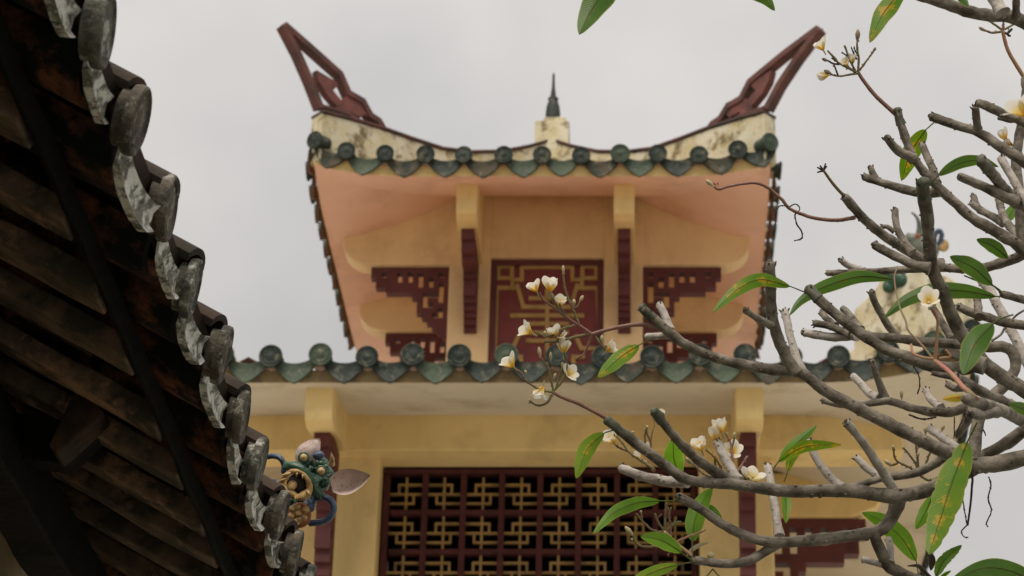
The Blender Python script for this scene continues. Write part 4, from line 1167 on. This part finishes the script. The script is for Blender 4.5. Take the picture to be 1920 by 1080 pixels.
branch(T('R8', (420, 740), (440, 830), (440, 960)), 13, 14, 4.62, 4.58, PALE)
# upper right
branch(T('R1', (900, 290), (910, 350), (950, 470), (1000, 620), (1055, 720)) + T('R3', (160, 700), (300, 850), (450, 985)) + T('R4', (600, 235), (800, 350), (1000, 470)) + [(1920, 470), (1975, 495), (2048, 480)], 14, 30, 4.4, 4.4, tipgreen=True)
branch(T('R1', (800, 530), (900, 645), (1040, 720)), 16, 19, 4.36, 4.4)
branch(T('R3', (145, 450), (190, 560), (250, 700), (275, 800)), 14, 16, 4.5, 4.42)
branch(T('R1', (590, 890), (720, 935), (900, 990), (1060, 1030)) + [(1740, 362), (1762, 358)], 14, 20, 4.5, 4.42)
branch(T('R1', (648, 805), (670, 860), (705, 925)), 12, 14, 4.5, 4.49)
branch(T('R3', (230, 190), (350, 232), (500, 285), (620, 315), (720, 370), (850, 460), (960, 525)) + [(1915, 300), (1960, 330), (2035, 350)], 16, 26, 4.5, 4.4)
branch(T('R3', (630, 105), (643, 200), (650, 300)), 14, 16, 4.45, 4.47)
branch(T('R3', (660, 62), (800, 120), (900, 170), (1000, 205)) + [(1950, 240), (2032, 260)], 16, 24, 4.4, 4.4)
branch(T('R3', (850, 200), (960, 225), (1010, 215)), 9, 12, 4.42, 4.4, nub=False)
branch([(1925, 170), (1916, 230), (1907, 282), (1905, 312), (1910, 350), (1913, 395), (1917, 441), (1935, 475), (2048, 480)], 18, 24, 4.55, 4.45, nub=False)
branch(T('R3', (690, 600), (800, 730), (900, 855), (1000, 950)) + [(1925, 388), (1970, 415), (2043, 430)], 20, 28, 3.95, 4.35, tipgreen=True)
branch(T('R3', (490, 740), (600, 790), (750, 850), (900, 930), (1010, 975)), 16, 22, 4.0, 4.05)
branch(T('R3', (870, 570), (930, 680), (1000, 800), (1050, 890)) + [(1930, 385)], 15, 18, 4.15, 4.1, PALE)
branch([(1868, 350), (1873, 372), (1879, 399), (1889, 419), (1904, 437), (1920, 458), (1950, 480)], 15, 18, 4.8, 4.5)
branch(T('R4', (600, 105), (700, 178), (800, 232), (890, 285)), 13, 16, 4.82, 4.72)
branch(T('R4', (615, 40), (640, 110), (680, 170)), 12, 13, 4.84, 4.8)
branch(T('R3', (155, 800)) + T('R4', (157, 20), (185, 200), (200, 400), (215, 600), (262, 780), (345, 945)) + T('R5', (400, 220), (480, 380), (560, 500), (650, 620), (760, 735), (900, 830), (1080, 935)) + [(1985, 768), (2090, 740)], 23, 32, 4.2, 4.45, tipgreen=True)
branch(T('B', (480, 420), (600, 482), (700, 530), (790, 552)), 16, 20, 4.24, 4.21)
branch(T('B', (315, 150), (400, 252), (500, 340), (600, 410), (700, 470), (760, 505), (850, 535)), 17, 22, 4.6, 4.75)
branch(T('B', (595, 222), (602, 310), (640, 392), (690, 460)), 13, 16, 4.72, 4.68)
branch(T('B', (522, 318), (550, 315), (590, 345)), 9, 9, 4.7, 4.7)
branch([(1552, 512), (1590, 512), (1613, 510), (1663, 508), (1713, 504), (1763, 502), (1822, 504), (1853, 500), (1904, 484), (1940, 470), (2050, 480)], 12, 25, 4.95, 4.6)
branch([(1576, 487), (1590, 497), (1618, 508)], 12, 14, 4.92, 4.93, PALE)
branch(T('R6', (90, 15), (200, 130), (350, 260), (480, 360), (600, 445), (720, 525), (850, 592), (1000, 640)) + T('R5', (100, 668), (250, 722), (400, 742), (550, 738), (640, 700), (720, 720)), 18, 28, 4.42, 4.28, tipgreen=True)
branch(T('R6', (40, 410), (150, 432), (280, 452), (400, 450), (520, 430)), 15, 19, 4.5, 4.42, PALE)
branch(T('R6', (140, 325), (250, 342), (350, 382), (470, 430)), 13, 16, 4.48, 4.42)
branch(T('R6', (200, 225), (240, 275), (330, 350)), 13, 13, 4.5, 4.46)
branch(T('R6', (395, 190), (460, 250), (560, 380)), 13, 14, 4.52, 4.43)
branch(T('R6', (660, 35), (690, 130), (770, 280), (880, 440)), 13, 16, 4.78, 4.8)
branch(T('R6', (620, 430), (700, 450), (850, 462), (960, 470)) + T('R5', (30, 480), (150, 500), (400, 510), (560, 530), (720, 545), (880, 540)) + [(1897, 658), (1905, 680), (1899, 702), (1883, 724), (1862, 742), (1842, 770), (1832, 800), (1828, 830), (1826, 872)], 17, 26, 4.8, 4.64, nub=False)
branch(T('R5', (235, 170), (330, 330), (420, 470)), 13, 16, 4.86, 4.8)
branch(T('R5', (650, 95), (660, 180), (665, 270)), 15, 17, 4.56, 4.52)
branch(T('R5', (480, 170), (600, 230), (750, 272), (900, 318), (1080, 345)) + [(1975, 622), (2070, 635)], 15, 24, 4.55, 4.48)
branch(T('R4', (650, 770), (720, 850), (790, 950)) + T('R5', (830, 150), (900, 270), (980, 425), (1080, 620)) + [(1950, 725), (2000, 790), (2110, 815)], 17, 26, 4.95, 4.6, PALE)
branch(T('R4', (880, 940), (940, 955), (1080, 992)) + [(1985, 578), (2062, 585)], 13, 26, 4.3, 4.45)
branch(T('R7', (545, 235), (650, 268), (800, 315), (950, 375), (1080, 440)) + [(1995, 830), (2125, 850)], 22, 34, 3.5, 4.55, nub=False)
branch(T('R7', (595, 378), (700, 390), (830, 360)), 14, 18, 3.52, 3.6)
branch(T('R5', (440, 815), (600, 905), (750, 985), (950, 1072)) + [(1950, 790), (2115, 825)], 18, 28, 4.2, 4.5)
branch(T('R5', (245, 785), (310, 800), (440, 820)), 10, 13, 4.22, 4.2)
branch(T('R5', (380, 890), (440, 925), (560, 915)), 12, 14, 4.24, 4.2)
branch(T('C', (155, 272), (250, 292), (400, 283), (460, 275), (560, 305), (650, 325), (750, 325), (830, 305)) + [(1830, 790)], 11, 21, 4.9, 4.75)
branch(T('R6', (490, 812), (560, 882), (640, 970), (730, 1020)), 14, 17, 4.95, 4.87, PALE)
branch(T('R6', (665, 672), (700, 800), (740, 900), (780, 1015)), 12, 16, 4.85, 4.87)
branch(T('R7', (180, 150), (212, 230), (310, 320)), 13, 16, 4.9, 4.84, PALE)
branch(T('R7', (220, 510), (330, 592), (430, 665)) + [(1815, 862)], 15, 19, 4.8, 4.68, PALE)
branch(T('R7', (640, 800), (800, 712), (950, 622), (1080, 530)) + [(1985, 775), (2090, 760)], 24, 26, 4.72, 4.58, nub=False)
branch(T('R7', (470, 560), (530, 490), (575, 400), (600, 330)), 16, 16, 4.78, 4.7, nub=False)
# top edge
branch([(1650, -40), (1700, -18), (1747, -2), (1781, 10), (1822, 23), (1863, 30), (1893, 30), (1920, 42), (1985, 85), (2038, 105)], 20, 30, 4.1, 4.25, nub=False)
branch([(1850, -30), (1862, -6), (1880, 24)], 22, 26, 4.15, 4.12, PALE)
branch([(1907, -20), (1905, 8), (1906, 32)], 14, 16, 4.05, 4.12)

# ---- flower stalks and inflorescences
tz = 4.5
twig([(1143, 791), (1131, 781)] + T('F', (600, 1000), (500, 962), (420, 922)), 8, tz, 4.5, M_twig_red, .12, 6)
twig(T('F', (420, 920), (330, 900), (250, 850), (200, 785), (180, 768)), 5, tz)
twig(T('F', (425, 915), (410, 850), (390, 770), (382, 720)), 5, tz); twig(T('F', (385, 750), (350, 700), (335, 680)), 4, tz)
twig(T('F', (430, 905), (480, 850), (510, 780), (512, 700), (495, 650)), 5, tz); twig(T('F', (440, 890), (470, 800), (480, 760)), 4, tz)
twig(T('F', (415, 935), (380, 990), (320, 1010), (270, 985)), 5, tz)
twig([(1250, 622)] + T('E6', (640, 832), (560, 820), (450, 835), (350, 860), (310, 873)), 9, tz, 4.51, M_twig_red, .12, 7)
twig(T('F', (680, 525), (600, 470), (520, 420), (430, 350), (360, 300), (330, 250)), 6, tz, None, M_twig_red, .3, 4)
twig(T('F', (600, 470), (550, 350), (510, 250), (495, 180), (490, 120)), 5, tz); twig(T('F', (545, 345), (580, 345), (605, 300)), 3.5, tz)
twig(T('F', (520, 420), (470, 370), (430, 320), (415, 275)), 4, tz); twig(T('F', (500, 395), (470, 340), (465, 320)), 4, tz)
twig(T('F', (680, 525), (580, 545), (470, 575), (365, 578)), 6, tz); twig(T('F', (570, 465), (490, 490), (430, 530), (365, 545)), 6, tz)
twig(T('F', (360, 545), (330, 520), (300, 510)), 4, tz); twig(T('F', (680, 530), (660, 590), (630, 660), (585, 692)), 5, tz, None, M_twig_red)
twig(T('F', (705, 540), (740, 590), (775, 632)), 5, tz); twig(T('F', (490, 500), (460, 545), (480, 590)), 3.5, tz)
for a, c, w in (((490, 125), (490, 62), 6), ((335, 690), (325, 612), 8), ((405, 710), (405, 645), 6), ((480, 760), (487, 715), 6), ((285, 990), (255, 965), 7), ((600, 310), (625, 265), 7),
                ((565, 335), (562, 290), 7), ((420, 285), (408, 248), 7), ((755, 590), (750, 530), 8), ((375, 540), (362, 505), 7), ((240, 800), (232, 768), 6), ((425, 830), (440, 790), 6)):
    bud(T('F', a)[0], T('F', c)[0], w, tz)
for c, s, d, op, tw in (((290, 200), 30, (-.45, .9), .45, .1), ((402, 192), 33, (.05, 1), .45, .2), ((470, 305), 24, (.2, .8), .45, .6), ((235, 497), 32, (-.85, .5), .45, .2), ((430, 508), 28, (-.3, .9), .45, .3),
                        ((468, 535), 24, (.3, .7), .45, .5), ((493, 605), 33, (0, 1), .18, .1), ((122, 712), 34, (-.65, .75), .45, .15), ((538, 790), 26, (.5, .4), .75, .6), ((335, 925), 32, (-.3, -.9), .45, .2), ((818, 620), 28, (.7, .5), .45, .2)):
    flower(T('F', c)[0], s, d, tz, op, tw)
# behind the long low branch
tz = 4.62
twig(T('S5', (640, 720), (500, 625), (400, 560), (330, 490), (250, 380), (190, 330)), 5, tz, 4.58); twig(T('S5', (430, 580), (350, 520), (250, 480), (205, 440)), 4.5, tz)
twig(T('S5', (590, 520), (600, 420), (560, 320), (555, 250)), 4.5, tz); twig(T('S5', (600, 480), (610, 330), (645, 200), (605, 105)), 3.5, tz, None, M_twig_pink); twig(T('S5', (540, 470), (535, 350), (545, 260)), 4, tz)
twig(T('S5', (640, 740), (560, 650), (500, 600)), 6, tz, 4.58, M_twig_pink)
twig(T('S5', (1350, 820), (1200, 770), (1110, 690), (1020, 610)), 5, tz, 4.58); twig(T('S5', (1400, 720), (1330, 600), (1220, 500)), 4, tz); twig(T('S5', (1330, 700), (1320, 580)), 5, tz)
twig(T('S5', (1530, 740), (1515, 560), (1500, 430), (1455, 330)), 5, tz, 4.58, M_twig_red); twig(T('S5', (1510, 500), (1535, 400), (1540, 360)), 4, tz); twig(T('S5', (1560, 780), (1620, 680), (1685, 575)), 5, tz, 4.58, M_twig_red)
twig(T('S5', (1640, 830), (1720, 822), (1760, 815)), 4, tz)
for a, c, w in (((1540, 370), (1545, 300), 6), ((1455, 360), (1460, 300), 6), ((560, 270), (560, 225), 6), ((220, 460), (200, 430), 6), ((400, 330), (400, 285), 6), ((1640, 820), (1640, 745), 8), ((1040, 660), (1000, 580), 9), ((1100, 700), (1090, 650), 8)):
    bud(T('S5', a)[0], T('S5', c)[0], w, tz)
for c, s, d, op, tw in (((1150, 435), 32, (-.3, .9), .45, .4), ((1318, 322), 33, (-.1, 1), .18, .2), ((1385, 232), 32, (-.25, 1), .18, .2), ((1520, 505), 30, (.1, .5), .75, .7), ((1745, 790), 36, (.25, .8), .75, .4), ((145, 365), 34, (-.5, .7), .45, .4), ((455, 565), 22, (-.4, .8), .18, .3)):
    flower(T('S5', c)[0], s, d, tz, op, tw)
flower(T('S5', (715, 90))[0], 18, (.4, .9), 4.62, .18, .2); flower(T('S5', (565, 460))[0], 16, (0, 1), 4.62, .18, .3)
# below the low branch
tz = 4.5
twig(T('S4', (1220, 880), (1120, 800), (1000, 700), (880, 580)), 7, tz, 4.48, M_twig_pink, .2, 6)
twig(T('S4', (890, 585), (760, 575), (650, 490), (560, 380)), 5, tz); twig(T('S4', (620, 450), (612, 360)), 4, tz); twig(T('S4', (870, 570), (800, 470), (770, 380)), 5, tz); twig(T('S4', (790, 440), (840, 385)), 2.5, tz)
twig(T('S4', (885, 580), (880, 480), (890, 350), (890, 265)), 5.5, tz); twig(T('S4', (945, 660), (940, 500), (925, 400), (915, 310)), 5.5, tz, None, M_twig_red); twig(T('S4', (925, 400), (940, 340), (945, 315)), 4, tz)
twig(T('S4', (890, 575), (990, 490), (1060, 470)), 4.5, tz); twig(T('S4', (990, 490), (1008, 420)), 4, tz); twig(T('S4', (1000, 700), (1130, 640), (1240, 600), (1340, 560)), 4.5, tz, None, M_twig_pink)
twig(T('S4', (820, 735), (700, 755), (600, 740), (545, 690), (520, 620)), 5.5, tz); twig(T('S4', (930, 680), (935, 800), (915, 850)), 4.5, tz, None, M_twig_red)
for a, c, w in (((530, 640), (430, 520), 10), ((515, 690), (505, 650), 6), ((900, 640), (870, 560), 9), ((612, 380), (610, 340), 5)):
    bud(T('S4', a)[0], T('S4', c)[0], w, tz)
bud(T('S4', (1400, 910))[0], T('S4', (1395, 810))[0], 15, 4.52)
leaf(T('S4', (1130, 850), (1180, 790), (1260, 740), (1370, 705)), 8, 4.5, 4.52, 'p', .5)
twig(T('S4', (1420, 1000), (1380, 1050), (1340, 1090)), 3, 4.5, None, M_twig, .1); twig(T('S4', (1420, 1000), (1460, 1050), (1500, 1085)), 3, 4.5, None, M_twig, .1)
# right, behind
tz = 4.78
for pl in ([(700, 620), (640, 640), (560, 585), (490, 545), (480, 490)], [(590, 600), (580, 560), (525, 490)], [(595, 600), (590, 540), (580, 465)], [(620, 590), (640, 530), (655, 500)], [(500, 560), (470, 570), (445, 555)]):
    twig(T('C', *pl), 5, tz)
for a, c, w in (((475, 575), (437, 545), 9), ((482, 500), (475, 478), 6), ((527, 500), (522, 482), 6), ((592, 540), (590, 505), 8), ((518, 270), (515, 222), 7), ((628, 430), (624, 390), 7), ((700, 415), (712, 385), 7), ((570, 405), (563, 388), 5)):
    bud(T('C', a)[0], T('C', c)[0], w, tz)
# top: stalk above the right tail of the roof
tz = 4.4
twig(T('R1', (885, 320), (700, 150), (580, 0)) + T('S2', (740, 790)), 9, tz, 4.4, M_twig_red, .1, 7)
for pl, w in (([(720, 780), (500, 670), (440, 600), (350, 510)], 5), ([(720, 795), (500, 828), (390, 805)], 4.5), ([(480, 825), (455, 750), (430, 690)], 4), ([(735, 780), (742, 600), (722, 460), (725, 400)], 5), ([(750, 760), (850, 625), (945, 490)], 4.5),
              ([(700, 760), (625, 620), (570, 450)], 4.5), ([(690, 750), (620, 600), (530, 530)], 4), ([(720, 620), (680, 540), (650, 470)], 3.5), ([(730, 560), (695, 500), (685, 455)], 3), ([(500, 680), (420, 670), (350, 630)], 4), ([(460, 640), (400, 600)], 3.5)):
    twig(T('S2', *pl), w, tz, None, M_twig_dark if w < 4.2 else M_twig)
for a, c, w in (((725, 400), (735, 232), 10), ((930, 520), (958, 462), 6), ((360, 640), (275, 605), 7), ((560, 470), (570, 432), 5), ((435, 710), (425, 680), 5), ((400, 800), (300, 755), 9)):
    bud(T('S2', a)[0], T('S2', c)[0], w, tz, M_bud_dark)
for c, s, d, op, tw in (((255, 430), 28, (-.5, .85), .45, .1), ((290, 825), 24, (-.95, -.1), .18, .1), ((575, 655), 20, (-.5, .6), .45, .5), ((660, 610), 22, (-.1, .9), .18, .3)):
    flower(T('S2', c)[0], s, d, tz, op, tw)
twig([(1604, 408), (1570, 413), (1540, 411), (1520, 407), (1494, 398), (1478, 389), (1466, 374), (1453, 363), (1440, 352), (1417, 343), (1391, 345), (1365, 350), (1348, 355), (1340, 351)], 8, 4.6, 4.62, M_twig_red, .25, 5)
bud(T('S6', (290, 230))[0], T('S6', (180, 130))[0], 9, 4.6); bud(T('S6', (330, 220))[0], T('S6', (290, 165))[0], 4, 4.6, M_twig_pink); bud(T('S6', (360, 215))[0], T('S6', (350, 160))[0], 4, 4.6, M_twig_pink)
twig(T('S6', (1370, 515), (1250, 510), (1190, 600), (1195, 720), (1170, 850), (1150, 930)), 2.6, 4.6, None, M_twig_dark, .6); twig(T('S6', (1390, 520), (1480, 482), (1540, 540), (1520, 590)), 2.8, 4.6, None, M_twig_dark, .3)
twig(T('S6', (1480, 620), (1470, 650), (1495, 770), (1565, 880), (1565, 980), (1460, 1015)), 3.2, 4.6, None, M_twig_dark, .6)
twig(T('R1', (440, 1080), (400, 1060), (300, 950), (215, 830)), 7, 4.58, 4.6, M_twig, .1, 5)
for q in ((160, 805), (185, 790), (235, 770), (245, 795), (160, 850)):
    twig(T('R1', (215, 835), q), 4, 4.58, None, M_twig_dark, .3)
twig(T('R2', (1085, 720), (950, 500), (905, 380), (885, 285)), 8, 4.5, 4.5, M_twig_pink, .1, 7); twig([(1920, 147), (1922, 165), (1940, 190), (2031, 200)], 12, 4.4, 4.5, M_bark, .1)
for pl in ([(885, 280), (800, 220), (745, 185)], [(888, 275), (890, 200)], [(900, 270), (980, 228)], [(880, 290), (780, 300), (700, 268)], [(905, 300), (940, 325), (955, 330)], [(930, 310), (968, 265)]):
    twig(T('R2', *pl), 5, 4.5, None, M_twig_dark if pl[0][0] > 900 else M_twig)
bud(T('R2', (730, 290))[0], T('R2', (662, 248))[0], 7, 4.5, M_bud_dark)
flower((1914, 200), 52, (-.45, .8), 3.2, .75, -.25); twig([(1912, 222), (1935, 240), (1990, 290), (2040, 350)], 7, 4.3, 3.3, M_twig, .1)
flower(T('R3', (890, 352))[0], 28, (-.4, .9), 4.5, .18, .1); twig(T('R3', (975, 455), (930, 400), (905, 380)), 4, 4.5, None, M_twig_red, .1); flower(T('R3', (930, 430))[0], 18, (-.7, .6), 4.5, .18, .1)
# hanging dry stalks
twig(T('S3', (510, 255), (520, 400), (540, 520), (555, 605)), 3.0, 4.6, None, M_twig_dark, .6); twig(T('S3', (580, 0), (605, 180), (600, 260), (590, 400), (562, 612)), 5, 4.5, None, M_twig_dark, .1, 4)
twig(T('S3', (560, 608), (505, 670), (530, 720), (565, 724)), 3, 4.5, None, M_twig_dark, .6); twig(T('S3', (755, 165), (775, 250), (750, 370), (780, 480), (735, 590), (748, 628)), 3.2, 4.6, None, M_twig_dark, .6)
twig(T('R5', (60, 715), (110, 800), (120, 900), (100, 975)), 3, 4.4, None, M_twig_dark, .6); twig(T('R5', (780, 490), (870, 425), (900, 375), (1000, 260), (1080, 205)), 5, 4.7, None, M_bark, .1)
twig(T('R7', (440, 400), (438, 520), (436, 600)), 2.5, 4.7, None, M_twig_dark, .4); twig(T('R7', (520, 420), (470, 520), (455, 600)), 3, 4.7, None, M_twig_dark, .4); twig(T('R7', (20, 380), (140, 420), (270, 405)), 4, 4.9, None, M_twig_dark, .4)
twig(T('R4', (900, 945), (800, 865), (680, 830), (530, 770)), 3.5, 4.3, None, M_twig_dark, .3); twig(T('R7', (680, 490), (710, 530), (728, 575)), 3, 4.7, None, M_twig_dark, .4)
# near, out of focus
twig(T('R7', (640, 235), (560, 160), (520, 130)) + T('R5', (400, 780), (258, 668)), 11, 3.7, 3.52, M_twig_pink, .05, 9)
twig(T('R5', (260, 665), (270, 560), (280, 400), (285, 300), (250, 200)), 7, 3.7, None, M_twig_pink, .15); flower(T('R5', (205, 100))[0], 36, (-.1, .75), 3.7, .75, .7)
twig(T('R5', (255, 665), (170, 560), (80, 460), (30, 410), (0, 360)) + [(1698, 601), (1689, 581), (1683, 560), (1677, 522), (1683, 500)], 5, 3.9, 3.7, M_twig, .25, 3); twig(T('R5', (300, 650), (400, 632), (360, 572)), 6, 3.7, None, M_twig_pink, .2); twig(T('R5', (250, 655), (150, 640), (60, 600), (40, 520)), 6, 3.75, 3.7, M_twig_pink, .3)

# ---- leaves
leaf([(1198, 647), (1165, 668), (1121, 708)], 31, 4.5, 4.4, 'y', .3, pet=[(1222, 634), (1212, 640), (1198, 647)])
leaf([(1133, 812), (1101, 842), (1080, 897)], 31, 4.5, 4.4, 'y', -.3, pet=[(1154, 806), (1145, 808), (1133, 812)])
leaf([(1238, 939), (1193, 943), (1150, 962), (1112, 1001)], 25, 4.5, 4.38, 'g', .35, pet=[(1272, 938), (1255, 939), (1238, 939)])
leaf([(1278, 1036), (1242, 1014), (1201, 1005)], 29, 4.46, 4.36, 'g', -.2, pet=[(1298, 1050), (1288, 1044), (1278, 1036)])
leaf([(1272, 1059), (1242, 1066), (1205, 1082), (1170, 1108)], 23, 4.46, 4.38, 'y', .3, pet=[(1298, 1054), (1285, 1056), (1272, 1059)])
leaf([(1298, 1015), (1303, 975), (1318, 940), (1336, 914)], 36, 4.52, 4.62, 'g', .15, pet=[(1299, 1047), (1298, 1030), (1298, 1015)], pz=4.49)
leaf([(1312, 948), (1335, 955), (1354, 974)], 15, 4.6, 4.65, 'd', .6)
leaf([(1276, 892), (1264, 862), (1262, 822)], 38, 4.66, 4.6, 'g', .1)
leaf([(1461, 864), (1488, 836), (1531, 798)], 22, 4.66, 4.7, 'g', -.3, pet=[(1449, 880), (1455, 872), (1461, 864)])
leaf([(1459, 866), (1508, 838), (1577, 834)], 22, 4.64, 4.6, 'y', .35, pet=[(1449, 880), (1459, 866)])
leaf([(1477, 884), (1484, 862), (1503, 842)], 17, 4.7, 4.72, 'y', .4, pet=[(1470, 904), (1477, 884)])
leaf([(1471, 912), (1474, 945), (1474, 981)], 19, 4.68, 4.62, 'y', .5)
leaf([(1718, 1052), (1690, 1008), (1652, 976), (1616, 961)], 37, 4.65, 4.7, 'g', .2, pet=[(1724, 1090), (1721, 1070), (1718, 1052)], pz=4.59)
leaf([(1748, 930), (1735, 960), (1717, 992)], 27, 4.72, 4.7, 'g', .2)
leaf([(1814, 828), (1785, 905), (1764, 970), (1742, 1040)], 58, 4.25, 4.1, 'y', .1, .2, pet=[(1832, 792), (1824, 808), (1814, 828)], ragged=.25, pw=.55)
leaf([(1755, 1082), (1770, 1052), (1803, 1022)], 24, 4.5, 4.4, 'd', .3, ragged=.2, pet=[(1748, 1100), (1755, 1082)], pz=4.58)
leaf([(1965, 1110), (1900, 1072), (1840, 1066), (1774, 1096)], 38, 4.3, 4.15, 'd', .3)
leaf([(1760, 1090), (1770, 1079), (1783, 1070)], 8, 4.3, 4.28, 'g', .3)
leaf([(1741, 1036), (1746, 1050), (1745, 1070)], 15, 4.6, 4.6, 'k', .5, .8); leaf([(1752, 1086), (1738, 1075), (1722, 1060), (1700, 1061)], 10, 4.6, 4.58, 'k', .7, .9)
leaf([(1180, -60), (1140, -25), (1108, 20), (1086, 65)], 52, 4.2, 4.1, 'd', .2)
leaf([(1330, -50), (1390, -25), (1430, -6), (1453, 20)], 34, 4.3, 4.2, 'd', .3)
leaf([(1698, -30), (1678, -4), (1652, 32), (1631, 80)], 36, 4.2, 4.15, 'y', .35, pet=[(1706, -18), (1698, -30)], pz=4.12)
branch([(1165, -72), (1250, -66), (1330, -72), (1450, -66), (1560, -62), (1665, -34)], 15, 20, 4.22, 4.1)
leaf([(1736, 243), (1708, 285), (1690, 339)], 36, 4.55, 4.6, 'y', .2, pet=[(1752, 229), (1744, 236), (1736, 243)])
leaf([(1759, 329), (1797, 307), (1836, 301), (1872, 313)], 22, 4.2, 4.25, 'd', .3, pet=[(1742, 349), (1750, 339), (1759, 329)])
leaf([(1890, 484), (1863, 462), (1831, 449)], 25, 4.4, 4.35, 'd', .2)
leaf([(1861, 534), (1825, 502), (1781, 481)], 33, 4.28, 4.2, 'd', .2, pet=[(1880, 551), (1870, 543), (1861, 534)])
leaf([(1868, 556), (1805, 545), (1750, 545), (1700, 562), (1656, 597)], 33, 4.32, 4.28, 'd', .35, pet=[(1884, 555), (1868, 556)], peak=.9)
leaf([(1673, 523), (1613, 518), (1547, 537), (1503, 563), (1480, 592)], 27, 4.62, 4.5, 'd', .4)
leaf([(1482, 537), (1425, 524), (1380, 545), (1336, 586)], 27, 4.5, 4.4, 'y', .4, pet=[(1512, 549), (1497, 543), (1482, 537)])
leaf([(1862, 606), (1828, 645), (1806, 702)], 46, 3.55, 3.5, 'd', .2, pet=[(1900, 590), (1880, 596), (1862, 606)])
leaf([(1950, 775), (1925, 768), (1892, 758)], 24, 3.6, 3.55, 'd', .2)
leaf([(1888, 414), (1895, 400), (1906, 380)], 20, 4.8, 4.85, 'g', .2)
leaf([(1786, -30), (1800, -8), (1816, 12)], 18, 4.05, 4.0, 'd', .2)
leaf([(1812, 752), (1802, 744), (1768, 748)], 16, 3.55, 3.5, 'Y', .5, .9)
leaf([(1885, 398), (1899, 394), (1909, 386)], 10, 4.85, 4.85, 'g', .2)
